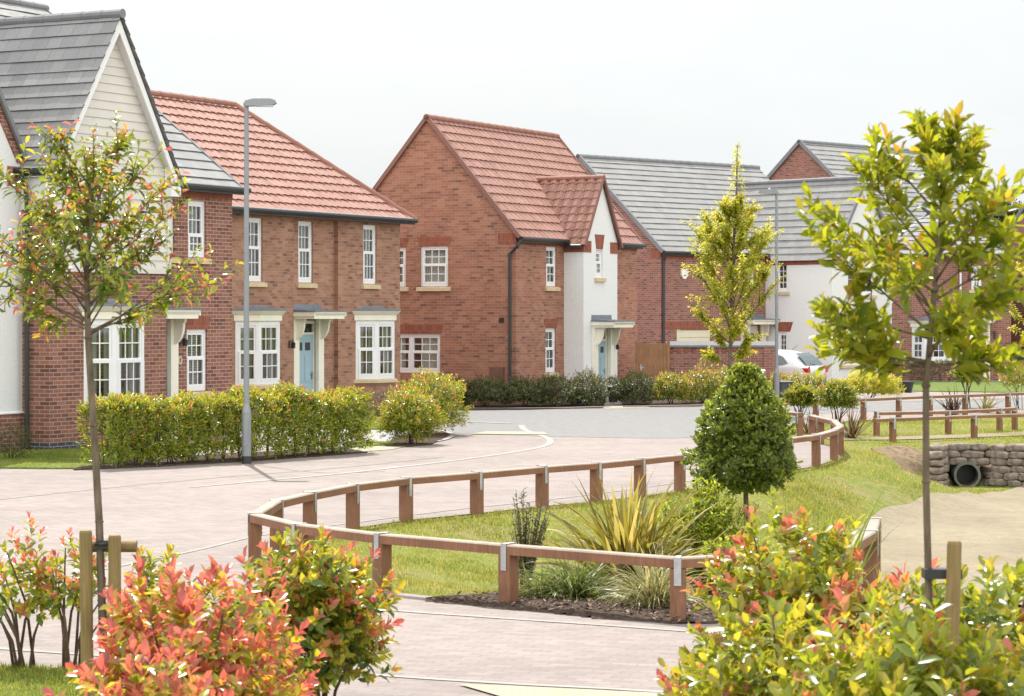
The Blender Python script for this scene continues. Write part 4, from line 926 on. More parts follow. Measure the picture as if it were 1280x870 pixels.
rf = roof(H4, [sA, sB], 'tile_grey_far', 'wing_roof'); ridge(rf, [(am4, -UO - .17, 7.58), (am4, (7.52 - E4) / math.tan(p4) + .1, 7.58)], 'ridge_grey', .11)
for x in (U0 - ovw, U1 + ovw): verge(H4, (x, -UO - .15, zz), (am4, -UO - .15, 7.56), (0, 1, 0), 'ridge_grey', .035, .12)
m_ = MB(); m_.box(lw, 0, UO + .012, 0, .012, 4.3, 4.6); m_.box(fu, U0 - .012, U0 + .5, 0, .012, 4.3, 4.6); part('brick_band', m_, 'brick_band', H4); m_ = MB(); m_.prism(lw, lintel_poly(.5, 1.2, 1.83, .36, .14), 0, .012); part('lintel', m_, 'brick_band', H4)
window(H4, lw, *sw[0], 2, 4, split=0, dress=None); window(H4, lw, *sw[1], 2, 4, split=0, sill=False, dress=None)
window(H4, fu, 6.3, 8.3, .62, 1.5, 2, 2, lights=2, split=0, dress='curtain'); window(H4, fu, 6.6, 8.2, 3.2, 4.3, 2, 2, lights=2, split=0)
def alarm(parent, fr, a, c, s=.16):
    m_ = MB(); m_.prism(fr, [(a - s, c + s * .8), (a - s, c - s * .4), (a - s * .4, c - s * 1.2), (a + s * .4, c - s * 1.2), (a + s, c - s * .4), (a + s, c + s * .8), (a + s * .7, c + s), (a - s * .7, c + s)], 0, .07)
    return part('alarm_box', m_, 'white', parent, bevel=.01)
ab = alarm(H4, f4, 1.2, 3.95); m_ = MB(); m_.box(f4, 1.2 - .05, 1.2 + .05, .071, .075, 3.86, 3.9); part('badge', m_, 'black', ab)

# ------------------------------------------------------------------ houses further right
def simple_gable(name, label, P, ang, Wd, Dp, E, Z, brick, tile, gauge=.34):
    H = house(name, label, P, ang); mb = MB(); p = math.atan2(Z - E, Dp / 2)
    wall_holes(mb, FRONT_(0), Wd, 0, E, []); wall_holes(mb, LEFT_(0), Dp, 0, E, []); gable_poly(mb, LEFT_(0), 0, Dp, E, Dp / 2, Z); gable_poly(mb, RIGHT_(Wd), 0, Dp, E, Dp / 2, Z)
    mb.quad([(Wd, 0, 0), (Wd, Dp, 0), (Wd, Dp, E), (Wd, 0, E)], [(0, 0), (Dp, 0), (Dp, E), (0, E)])
    part('wall', mb, brick, H); ov = .18; ce = E - ov * math.tan(p) + .03; L = (Dp / 2 + ov) / math.cos(p)
    s1 = slope((-.1, -ov, ce), (1, 0, 0), up_y(p), Wd + .2, L, gauge, 'flat'); s2 = slope((-.1, Dp + ov, ce), (1, 0, 0), Vector((0, -math.cos(p), math.sin(p))), Wd + .2, L, gauge, 'flat')
    rf = roof(H, [s1, s2], tile); ridge(rf, [(-.12, Dp / 2, Z + .07), (Wd + .12, Dp / 2, Z + .07)], 'ridge_grey', .12)
    for y in (-ov, Dp + ov): verge(H, (-.08, y, ce + .02), (-.08, Dp / 2, Z + .06), (1, 0, 0), 'ridge_grey', .04, .16)
    gutter(H, FRONT_(0).shift(b=ov - .05), 0, Wd, ce - .02); return H, p
H5, _ = simple_gable('distant_house', 'tall brick house whose dark gable and slate roof rise behind the white wing', (15.4, 101.1), 45, 9, 8.2, 6.4, 9.92, 'brick_d', 'tile_grey_far')
H6 = house('low_roof_house', 'brick house with low grey hipped roof half hidden behind the staked tree on the right', (13.9, 90), 88)
mb = MB(); w6 = [(3.35, 3.75, 3.4, 4.3)]; wall_holes(mb, FRONT_(0), 4.85, 0, 4.85, w6 + [(3.0, 3.9, 0, 2.1)]); wall_holes(mb, LEFT_(0), 6, 0, 4.85, [])
mb.quad([(4.85, 0, 0), (4.85, 6, 0), (4.85, 6, 4.85), (4.85, 0, 4.85)], [(0, 0), (6, 0), (6, 4.85), (0, 4.85)]); mb.quad([(0, 6, 0), (4.85, 6, 0), (4.85, 6, 4.85), (0, 6, 4.85)]); part('wall', mb, 'brick_d', H6)
p6 = R(32); ov = .25; L6 = (3 + ov) / math.cos(p6); ce = 4.87 - ov * math.tan(p6); c_ = [((5.1, -ov, 0), (1, 1, 0)), ((-ov, -ov, 0), (-1, 1, 0))]
s1 = slope((-ov, -ov, ce), (1, 0, 0), up_y(p6), 5.35, L6, .34, 'flat', cuts=c_)
s2 = slope((5.1, -ov, ce), (0, 1, 0), Vector((-math.cos(p6), 0, math.sin(p6))), 6.5, L6, .34, 'flat', cuts=[((5.1, -ov, 0), (-1, -1, 0)), ((5.1, 6 + ov, 0), (-1, 1, 0))])
s3 = slope((-ov, -ov, ce), (0, 1, 0), Vector((math.cos(p6), 0, math.sin(p6))), 6.5, L6, .34, 'flat', cuts=[((-ov, -ov, 0), (1, -1, 0)), ((-ov, 6 + ov, 0), (1, 1, 0))])
s4 = slope((-ov, 6 + ov, ce), (1, 0, 0), Vector((0, -math.cos(p6), math.sin(p6))), 5.35, L6, .34, 'flat', cuts=[((5.1, 6 + ov, 0), (1, -1, 0)), ((-ov, 6 + ov, 0), (-1, -1, 0))])
roof(H6, [s1, s2, s3, s4], 'tile_grey_far'); gutter(H6, FRONT_(0).shift(b=ov - .05), -ov, 5.1, ce - .02)
window(H6, FRONT_(0), *w6[0], 2, 2, dress='net'); bay(H6, FRONT_(0), 1.1, 2.75, .75, 2.0, .4, base='brick_d'); door(H6, FRONT_(0), 3.0, 3.9, 2.1, fan=False); canopy(H6, FRONT_(0), 2.85, 4.05, .7, 2.15)
alarm(H6, FRONT_(0), 4.33, 4.05)
m_ = MB(); m_.box(FRONT_(0), 4.2, 4.26, 0, .06, 1.55, 1.85); part('wall_lantern', m_, 'black', H6)
m_ = MB(); m_.tube([(2.93, -.06, 4.7), (2.93, -.06, 2.5), (2.93, -.06, .1)], .04, 8); part('downpipe', m_, 'white', H6)
H7, _ = simple_gable('brick_gable_house', 'plain brick gable end with steep roof at the far right edge', (23.35, 87.8), 62, 9, 8.2, 5.45, 9.3, 'brick_d', 'tile_grey_far')

def chips(name, poly, n, seed, z=None):
    rg_ = np.random.default_rng(seed); P = np.array(poly); q = np.stack([rg_.uniform(P[:, 0].min(), P[:, 0].max(), n), rg_.uniform(P[:, 1].min(), P[:, 1].max(), n)], 1); q = q[poly_dist(q, poly)[1]]; m = len(q)
    zz = (ground_z(q) + .035) if z is None else np.full(m, z); a = rg_.uniform(0, 6.28, m); D = np.stack([np.cos(a), np.sin(a), rg_.normal(0, .35, m)], 1); U = np.stack([rg_.normal(0, .5, m), rg_.normal(0, .5, m), np.ones(m)], 1)
    L = rg_.uniform(.025, .07, m); v, f, t = leaves(np.concatenate([q, zz[:, None]], 1), D, U, L, L * .5, rg_.uniform(0, 1, m), 'B'); tag(add(name, npmesh(name, v, f, t, False), 'chip'), 'brown bark chips scattered over the planting beds', None, None, 'stuff')
M['chip'] = leafmat('bark_chip', [(0, (.06, .04, .03)), (.6, (.17, .115, .085)), (1, (.34, .26, .21))], .0, .9, .2, .5)
chips('bark_chips', [(-.75, 20.85), (1.35, 19.3), (2.3, 19.5), (3.1, 20.4), (3.2, 22.0), (1.6, 23.0), (.7, 21.9), (-.1, 21.4)], 5200, 131)
# ------------------------------------------------------------------ street furniture
M['railtop'] = woodmat('timber_top_weathered_glare', (.20, .16, .125), (.36, .305, .255))  # paler upward faces: weathered timber plus sun glare put into the colour
def gz(x, y): return float(ground_z([(x, y)])[0])
def knee_rail(label, pts, top=.52, skip_posts=(), k_=1.):
    o = pts[0]; root = empty('knee_rail_fence', (o[0], o[1], 0), 0, label, 'fence', None); n = len(pts)
    Lc = [Vector((x - o[0], y - o[1], 0)) for x, y in pts]
    for i, q in enumerate(Lc):
        t = (Lc[min(i + 1, n - 1)] - Lc[max(i - 1, 0)]).normalized(); nr = Vector((t.y, -t.x, 0)); h = top + random.uniform(-.006, .006)
        if i not in skip_posts:
            f = Fr(q, t, nr); mb = MB(); w_ = .062 * k_; mb.box(f, -w_, w_, -w_, w_, -.25, h - .085, uvo=i * .37)
            ps = part('post', mb, 'railside', root, bevel=.006)
            s = MB(); g = .062 * k_ + .005; s.box(f, -.024, .024, g, g + .004, h - .22, h + .012); s.box(f, -.03, .03, -g - .004, -g, h - .22, h + .012); s.box(f, -.024, .024, -g, g, h + .008, h + .012)
            for c in (h - .20, h - .15): s.tube([f.p(0, g + .003, c), f.p(0, g + .009, c)], .008, 6)
            part('strap', s, 'galv', ps)
        if i < n - 1:
            d = Lc[i + 1] - q; L = d.length; e = d.normalized(); f = Fr(q, e, Vector((e.y, -e.x, 0))); mb = MB(); k = .001 * (i % 2)
            mb.prism_a(f, [(a * k_, top + c * k_ + (k if c == 0 else 0)) for a, c in ((-.064, -.085), (.064, -.085), (.064, -.012), (.052, 0), (-.052, 0), (-.064, -.012))], -.016, L + .016)
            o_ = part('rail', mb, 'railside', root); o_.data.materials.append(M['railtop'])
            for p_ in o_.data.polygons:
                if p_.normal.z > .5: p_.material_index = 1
    return root
loop = [FRONT[i] for i in range(len(FRONT))] + OVAL[1:] + [(5.9, 45.9), (5.86, 46.9)]
loop = [(3.5, 23.2)] + [(3.27, 21.9), (2.75, 20.2), (1.35, 19.5), (-.03, 20.6), (-1.17, 21.6), (-2.0, 22.6), (-2.55, 23.8)] + [(-2.5, 25.5), (-2.24, 26.6), (-1.85, 27.9), (-1.28, 29.0), (-.44, 30.0), (.39, 31.1), (1.12, 31.9), (1.75, 32.8), (2.36, 33.75), (3.0, 35.0), (3.7, 36.5), (4.4, 38.2), (4.98, 39.3), (5.5, 41), (5.8, 42.4), (6.0, 44.7), (5.9, 45.9), (5.86, 46.9)]
knee_rail('long timber knee rail looping round the planted grass island in the middle', loop)
knee_rail('timber knee rail along the far road edge, turning back at its left end', [(5.75, 47.9), (5.5, 49.1), (5.35, 50.6), (5.75, 52.6), (6.9, 54.5), (8.2, 56.0), (9.2, 57.1), (10.1, 58.0), (11.1, 58.8), (12.4, 60.0), (13.1, 60.6), (14.2, 61.6)], k_=.82)
knee_rail('timber knee rail in front of the footpath above the sandbag culvert', [(7.05, 46.6), (7.44, 46.9), (9.3, 48.3), (10.6, 49.1), (12, 49.9)], top=.46, skip_posts=(0,), k_=.8)
knee_rail('short timber knee rail behind the footpath, ending before the far road', [(7.49, 49.3), (9.07, 49.9), (10.4, 51.2), (10.85, 51.8)], top=.48, k_=.8)

def street_lamp(label, loc, rz, H=6.0):
    t = empty('street_lamp', (*loc, 0), rz, label, 'street lamp', 'street lamps')
    m_ = MB(); m_.tube([(0, 0, .12), (0, 0, .86), (0, 0, .92), (0, 0, 1.0)], [.078, .078, .065, .05], 16); b = part('base', m_, 'lampgrey', t)
    m_ = MB(); m_.box(Fr((0, -.079, 0), X1, -Y1), -.035, .035, -.01, .004, .30, .75); part('access_door', m_, 'lampgrey', b, bevel=.004)
    m_ = MB(); m_.tube([(0, 0, -.05), (0, 0, .13)], [.08, .08], 16); part('foot', m_, 'black', t)
    m_ = MB(); m_.tube([(0, 0, 1.0), (0, 0, H - .05)], [.05, .038], 14); part('column', m_, 'lampgrey', t)
    m_ = MB(); f = Fr((0, 0, H), X1, -Y1)
    m_.tube([(-.05, 0, H - .02), (.06, 0, H)], [.045, .05], 10)
    m_.prism(f, [(-.02, -.05), (.16, -.045), (.44, -.03), (.50, .0), (.48, .05), (.40, .075), (.12, .075), (-.02, .04)], -.09, .09)
    hd = part('lamp_head', m_, 'lampgrey', t, bevel=.02)
    m_ = MB(); m_.box(f, .16, .44, -.07, .07, -.055, -.034); part('lens', m_, 'greycab', hd)
    m_ = MB(); m_.tube([(.2, 0, H + .07), (.2, 0, H + .115)], [.03, .025], 10); part('sensor', m_, 'white', hd)
    return t
street_lamp('tall grey street lamp at the edge of the long hedge, head pointing right', (-4.42, 39.95), 0, 6.0)
L2_ = street_lamp('grey street lamp by the car and the low rail, head pointing left', (7.3, 66.2), R(180), 5.85)

# garden wall, gate, cabinets, bins
t = empty('garden_wall', (4.61, 71.2, 0), R(1), 'brick garden wall with grey coping between the timber gate and the white car', 'wall')
m_ = MB(); m_.box(FRONT_(0), 0, 3.22, -.22, 0, 0, 1.50); m_.box(FRONT_(0), 2.85, 3.24, -.25, .03, 0, 1.50); part('brickwork', m_, 'brick_d', t)
m_ = MB(); m_.prism_a(FRONT_(0), [(-.27, 1.5), (.05, 1.5), (.05, 1.56), (-.11, 1.68), (-.27, 1.56)], -.03, 3.27); part('coping', m_, 'ridge_grey', t, bevel=.01)
m_ = MB()
for i in range(12): m_.box(FRONT_(0), .05 + i * .225, .05 + i * .225 + .11, .0, .03, 1.36, 1.43)
part('dentil_course', m_, 'brick_band', t)
t = empty('timber_gate', (3.66, 71.1, 0), R(1), 'closed brown timber gate of upright boards beside the brick garden wall', 'gate')
m_ = MB()
for i in range(8): m_.box(FRONT_(0), .10 + i * .104, .10 + i * .104 + .092, -.02, random.uniform(.0, .014), .06, 1.62 + random.uniform(-.01, .01), uvo=i * .7)
part('board_panel', m_, 'fencewood', t)
for x in (0, .93):
    m_ = MB(); m_.box(FRONT_(0), x, x + .09, -.06, .03, 0, 1.68, uvo=x + 3); part('gate_post', m_, 'fencewood', t)
m_ = MB(); m_.box(FRONT_(0), .14, .18, .008, .03, .80, 1.0); m_.box(FRONT_(0), .12, .24, .008, .02, .88, .92); part('latch', m_, 'galv', t)
t = empty('utility_cabinet', (7.18, 70.2, 0), R(5), 'pale grey utility cabinet behind the cone shaped evergreen', 'cabinet')
m_ = MB(); m_.box(FRONT_(0), -.2, .2, -.3, 0, 0, .80); part('housing', m_, 'greycab', t, bevel=.015); m_ = MB(); m_.prism_a(FRONT_(0), [(-.33, .8), (.03, .8), (.03, .83), (-.1, .87), (-.33, .85)], -.23, .23); part('lid', m_, 'white', t)
m_ = MB(); m_.box(FRONT_(0), -.17, .17, 0.001, .012, .06, .74); part('door', m_, 'greycab', t)
def bin_(label, loc, rz, mat, group='wheelie bins'):
    t = empty('wheelie_bin' if group else 'bin', (*loc, 0), rz, label, 'bin', group); f = FRONT_(0)
    m_ = MB(); c = [[(-x, -y, z), (x, -y, z), (x, y, z), (-x, y, z)] for x, y, z in ((.21, .25, .06), (.27, .32, .93), (.29, .34, .95), (.29, .34, .99))]
    for a, b in zip(c, c[1:]):
        for i in range(4): m_.quad([a[i], a[(i + 1) % 4], b[(i + 1) % 4], b[i]])
    m_.quad(c[0][::-1]); m_.quad(c[-1]); part('body', m_, mat, t, bevel=.01)
    m_ = MB(); m_.prism_a(f, [(-.38, 1.0), (.36, .995), (.37, 1.02), (.1, 1.07), (-.34, 1.06)], -.29, .29); part('lid', m_, mat, t, bevel=.015)
    m_ = MB(); m_.tube([(-.2, .4, 1.0), (.2, .4, 1.0)], .018, 8); part('handle', m_, 'black', t)
    for s in (-1, 1):
        m_ = MB(); m_.tube([(s * .22, .27, .1), (s * .28, .27, .1)], .1, 14); part('wheel', m_, 'black', t)
    return t
M['binblue'] = plain('blue_bin_plastic', (.02, .06, .13), .45); M['bingrey'] = plain('grey_bin_plastic', (.06, .065, .08), .5)
bin_('black wheelie bin standing against the far brick gable', (17.62, 83.6), R(5), 'black'); bin_('dark blue wheelie bin beside the black one at the far brick gable', (18.4, 83.8), R(-3), 'binblue')
bin_('low dark grey bin behind the far street lamp', (7.62, 67.3), R(20), 'bingrey', None).scale = (.7, .7, .58)
def pot(label, loc, r, h, mat='black', plant=None):
    t = empty('plant_pot', (*loc, 0), 0, label, 'plant pot'); m_ = MB()
    m_.tube([(0, 0, 0), (0, 0, h * .9), (0, 0, h * .9), (0, 0, h)], [r * .72, r, r * 1.08, r * 1.08], 18); part('pot', m_, mat, t)
    return t
pot('black pot with a clipped green ball by the porch tower door', (2.86, 67.9), .17, .42)
pot('large empty dark pot on the far lawn edge', (12.45, 75.9), .26, .36)

# ------------------------------------------------------------------ parked car (white hatchback, seen from its rear left corner)
def car(label, loc, heading):
    t = empty('parked_car', (*loc, 0), heading, label, 'car')     # local +x forward, +y left
    # stations: x, z_sill, z_belt, z_roof, half widths sill / belt / roof
    ST = [(-1.88, .42, .80, .82, .62, .66, .60), (-1.80, .25, .92, .95, .74, .78, .66), (-1.62, .20, .96, 1.10, .80, .83, .66), (-1.30, .18, .95, 1.36, .82, .85, .60), (-.95, .18, .94, 1.46, .82, .86, .60), (-.2, .18, .92, 1.50, .82, .86, .62), (.45, .18, .90, 1.44, .82, .86, .62), (.95, .18, .89, 1.14, .82, .85, .66), (1.3, .18, .88, .92, .82, .83, .68), (1.7, .20, .76, .80, .76, .78, .64), (1.92, .32, .62, .66, .60, .64, .52)]
    def ringpts(s):
        x, zs, zb, zr, ws, wb, wr = s
        half = [(0, zs), (ws * .9, zs), (ws, zs + .08), (wb, (zs + zb) / 2 + .05), (wb * .985, zb - .02), (wb * .97, zb), ((wb * .97 + wr) / 2 + .02, (zb + zr) / 2), (wr, zr - .04), (wr * .75, zr), (0, zr + .015)]
        return [(x, y, z) for y, z in half] + [(x, -y, z) for y, z in half[-2:0:-1]]
    Rg = [ringpts(s) for s in ST]; m_ = MB(); n = len(Rg[0])
    V_ = [p for r in Rg for p in r]; m_.v = V_
    for i in range(len(Rg) - 1):
        for k in range(n): m_.f.append((i * n + k, i * n + (k + 1) % n, (i + 1) * n + (k + 1) % n, (i + 1) * n + k)); m_.uv.append([(0, 0)] * 4)
    m_.f.append(tuple(range(n))[::-1]); m_.uv.append([(0, 0)] * n); m_.f.append(tuple((len(Rg) - 1) * n + k for k in range(n))); m_.uv.append([(0, 0)] * n)
    b = part('body', m_, 'carwhite', t, smooth=True); md = b.modifiers.new('sub', 'SUBSURF'); md.levels = 2; md.render_levels = 2
    def interp(x):
        for s0, s1 in zip(ST, ST[1:]):
            if s0[0] <= x <= s1[0]:
                k = (x - s0[0]) / (s1[0] - s0[0]); return [a + (c - a) * k for a, c in zip(s0, s1)]
    def sidepoly(name, pts, s, mat, off=.012):
        mm = MB(); P = []
        for x, v in pts:
            q = interp(x); zb, zr, wb, wr = q[2], q[3], q[5] * .97, q[6]
            z = zb + (zr - zb) * v; y = wb + (wr + .035 - wb) * v; P.append((x, s * (y + off), z))
        mm.quad(P if s > 0 else P[::-1]); return part(name, mm, mat, t)
    for s in (1, -1):
        sidepoly('side_window', [(-1.22, .25), (-1.05, .12), (-.55, .10), (-.5, .82), (-.75, .80), (-1.02, .66)], s, 'carglass')
        sidepoly('side_window', [(-.47, .10), (.70, .10), (.52, .55), (.25, .85), (-.40, .85)], s, 'carglass')
    mm = MB(); pts = []
    rows_ = [(-1.735, .98), (-1.60, 1.13), (-1.45, 1.27), (-1.32, 1.36)]
    for (x0, z0), (x1, z1) in zip(rows_, rows_[1:]):
        w0 = .66 - (z0 - .98) * .30; w1 = .66 - (z1 - .98) * .30
        mm.quad([(x0 - .03, w0, z0 + .02), (x0 - .03, -w0, z0 + .02), (x1 - .03, -w1, z1 + .02), (x1 - .03, w1, z1 + .02)])
    rw = part('rear_window', mm, 'carglass', t)
    mm = MB(); mm.tube([(-1.77, .02, 1.0), (-1.70, .30, 1.06)], .012, 6); part('wiper', mm, 'black', rw)
    for s in (1, -1):
        mm = MB(); mm.prism(Fr((-1.80, s * .70, 0), (0, s, 0), (-1, 0, 0)), [(-.14, .74), (.08, .78), (.10, .92), (.02, .98), (-.08, .94)], -.12, .06); part('tail_light', mm, 'carred', t, bevel=.03)
        for x in (-1.22, 1.2):
            mm = MB(); mm.tube([(x, s * .70, .30), (x, s * .88, .30)], .30, 22); wl = part('wheel', mm, 'black', t)
            mm = MB(); mm.tube([(x, s * .87, .30), (x, s * .89, .30)], .19, 18); part('hub_cap', mm, 'galv', wl)
        mm = MB(); mm.box(Fr((.62, s * .88, 0), (1, 0, 0), (0, s, 0)), -.08, .06, 0, .16, .92, 1.04); part('wing_mirror', mm, 'carwhite', t, bevel=.03)
    mm = MB(); mm.box(Fr((-1.90, 0, 0), (0, 1, 0), (-1, 0, 0)), -.26, .26, -.03, .012, .56, .67); part('number_plate', mm, 'plate', t)
    mm = MB(); mm.box(Fr((-1.88, 0, 0), (0, 1, 0), (-1, 0, 0)), -.70, .70, -.06, .03, .28, .46); part('bumper', mm, 'carwhite', t, bevel=.03)
    mm = MB(); mm.tube([(-1.0, .0, 1.47), (-1.18, .0, 1.62)], .006, 6); part('aerial', mm, 'black', t)
    return t
def carmats():
    m, nt, out = newmat('white_car_paint'); b = bsdf(nt, out, (.62, .63, .64), .25, .5); b.inputs['Coat Weight'].default_value = .6; b.inputs['Coat Roughness'].default_value = .05; M['carwhite'] = m
    m, nt, out = newmat('car_window'); bsdf(nt, out, (.06, .085, .09), .08, .9); M['carglass'] = m
    m, nt, out = newmat('tail_light_red'); bsdf(nt, out, (.42, .03, .025), .2, .6); M['carred'] = m
carmats(); M['plate'] = plain('yellow_plate', (.6, .5, .08), .5)
car('white hatchback parked beyond the brick garden wall, seen from behind', (7.62, 73.3), R(150)).scale = (1, 1, .95)

# ------------------------------------------------------------------ culvert headwall of concrete bags
def bag_mesh(l, h, d, seed):
    bm = bmesh.new(); bmesh.ops.create_cube(bm, size=1); bmesh.ops.subdivide_edges(bm, edges=bm.edges[:], cuts=5, use_grid_fill=True)
    for v in bm.verts:
        q = v.co * 2; e = 5
        r = (abs(q.x) ** e + abs(q.y) ** e + abs(q.z) ** e) ** (1 / e); k = 1 / r * max(abs(q.x), abs(q.y), abs(q.z)); q *= k
        q.z *= (1 - .28 * abs(q.x) ** 3); q.y *= (1 - .2 * abs(q.x) ** 3)
        nz = mnoise.noise(Vector((q.x * 1.5 * l / .3, q.y * 1.5, q.z * 1.5 + seed))) * .14; q *= 1 + nz
        v.co = Vector((q.x * l / 2, q.y * d / 2, q.z * h / 2))
    me = bpy.data.meshes.new('sandbag'); bm.to_mesh(me); bm.free(); return me
HW = empty('culvert_headwall', (8.38, 44.3, -.68), R(-4), 'low headwall of stacked grey concrete bags round a drain pipe mouth in the grass bank', 'headwall')
k = 0
for r in range(6):
    z = .07 + r * .128; x = -.46 + (r % 2) * .10
    while x < .36:
        l = random.uniform(.30, .48)
        if not (x < .20 and x + l > -.20 and z < .42):
            o = add('concrete_bag', bag_mesh(l, .15, .30, k), 'concrete', HW, smooth=True); o.location = (x + l / 2, random.uniform(-.02, .02) + .02 * r, z); o.rotation_euler = (random.uniform(-.06, .06), random.uniform(-.05, .05), random.uniform(-.1, .1)); k += 1
        x += l * .96
    for ox, oy, dx, dy, ln in ((.40, -.06, .86, -.51, .98 - .10 * max(0, r - 2)), (-.42, -.06, -.30, -.95, .62)):
        q = random.uniform(0, .08)
        while q < ln - .1:
            l = random.uniform(.28, .50); o = add('concrete_bag', bag_mesh(l, random.uniform(.13, .165), .28, k), 'concrete', HW, smooth=True); o.location = (ox + dx * (q + l / 2), oy + dy * (q + l / 2) + .03 * r + random.uniform(-.03, .03), z + random.uniform(-.012, .012)); o.rotation_euler = (random.uniform(-.1, .1), random.uniform(-.07, .07), math.atan2(dy, dx) + random.uniform(-.15, .15)); k += 1; q += l * .93
m_ = MB(); ri, ro = .20, .245; n = 28
for i in range(n):
    a0, a1 = 2 * math.pi * i / n, 2 * math.pi * (i + 1) / n
    c = lambda r, a, y: (r * math.cos(a), y, .21 + r * math.sin(a))
    m_.quad([c(ri, a0, -.22), c(ri, a1, -.22), c(ro, a1, -.22), c(ro, a0, -.22)]); m_.quad([c(ro, a0, -.22), c(ro, a1, -.22), c(ro, a1, .5), c(ro, a0, .5)]); m_.quad([c(ri, a0, -.22), c(ri, a0, .47), c(ri, a1, .47), c(ri, a1, -.22)])
part('drain_pipe', m_, 'pipe', HW)
m_ = MB(); m_.quad([(-.24, .46, -.03), (.24, .46, -.03), (.24, .46, .45), (-.24, .46, .45)]); part('pipe_end', m_, 'black', HW)
m_ = MB(); m_.box(FRONT_(0, .12), -.6, .62, -.5, -.02, .50, .69); part('soil_backing', m_, 'mulch', HW)

# ------------------------------------------------------------------ shrubs and hedges
def shell(rg, n, rad, zc, lump=.22, inner=.55, low=-.75, power=2.):
    """points in the outer part of a lumpy ellipsoid and their outward axes"""
    d = rg.normal(size=(n * 2, 3)); d /= np.linalg.norm(d, axis=1)[:, None]; d = d[d[:, 2] > low][:n]
    r = rg.uniform(inner ** 2, 1, len(d)) ** .5; s = rg.uniform(0, 50)
    lum = np.array([mnoise.noise(Vector(tuple(q * 1.9 + s))) + .5 * mnoise.noise(Vector(tuple(q * 4.5 + s))) for q in d]); r = r * (1 + lump * lum * 1.6)
    return d * r[:, None] * np.array(rad) + np.array([0, 0, zc]), d
def stems(rg, n, base_r, tips, rad=.008, mat='stem', parent=None, z0=-.05):
    m_ = MB()
    for i in range(n):
        b = np.array([rg.normal(0, base_r), rg.normal(0, base_r), z0]); t = tips[rg.integers(len(tips))]; mid = b + (t - b) * .5 + np.array([rg.normal(0, .03), rg.normal(0, .03), .08 * np.linalg.norm(t - b)]); mid[:2] = b[:2] + (t - b)[:2] * .33
        m_.tube([b, mid, t], [rad, rad * .75, rad * .35], 6)
    return part('stem', m_, mat, parent, smooth=True)
def bush(name, label, cat, loc, rad, zc, n, ll, mat, group=None, tm='A', lw=.21, k=7, red=.3, base=(.2, .4), tipn=(.4, .62), tipr=(.75, 1.), slen=None, ns=10, seed=1, up=.6, spread=(25, 75), lump=.22, inner=.5, low=-.75, stem_r=.008, z=0, redz=-1e9):
    rg = np.random.default_rng(seed); t = empty(name, (loc[0], loc[1], z), 0, label, cat, group)
    C, A = shell(rg, n, rad, zc, lump, inner, low); A = A + np.array([0, 0, up]) + rg.normal(0, .25, A.shape); m = len(C)
    isr = (rg.random(m) < red * np.clip((A[:, 2] + .3), 0, 1.3)); tip = np.where(isr, rg.uniform(*tipr, m), rg.uniform(*tipn, m)); bs = rg.uniform(*base, m) + np.where(isr, .08, 0)
    P, D, Nn, L, W, T = shoots(C, A, k, ll, lw, ll * 1.1 if slen is None else slen, rg, bs, tip, spread)
    P[:, 2] = np.maximum(P[:, 2], .02); v, f, tt = leaves(P, D, Nn, L, W, T, tm)
    add('foliage', npmesh('foliage', v, f, tt), mat, t)
    if ns: stems(rg, ns, .04, C, stem_r, parent=t)
    return t
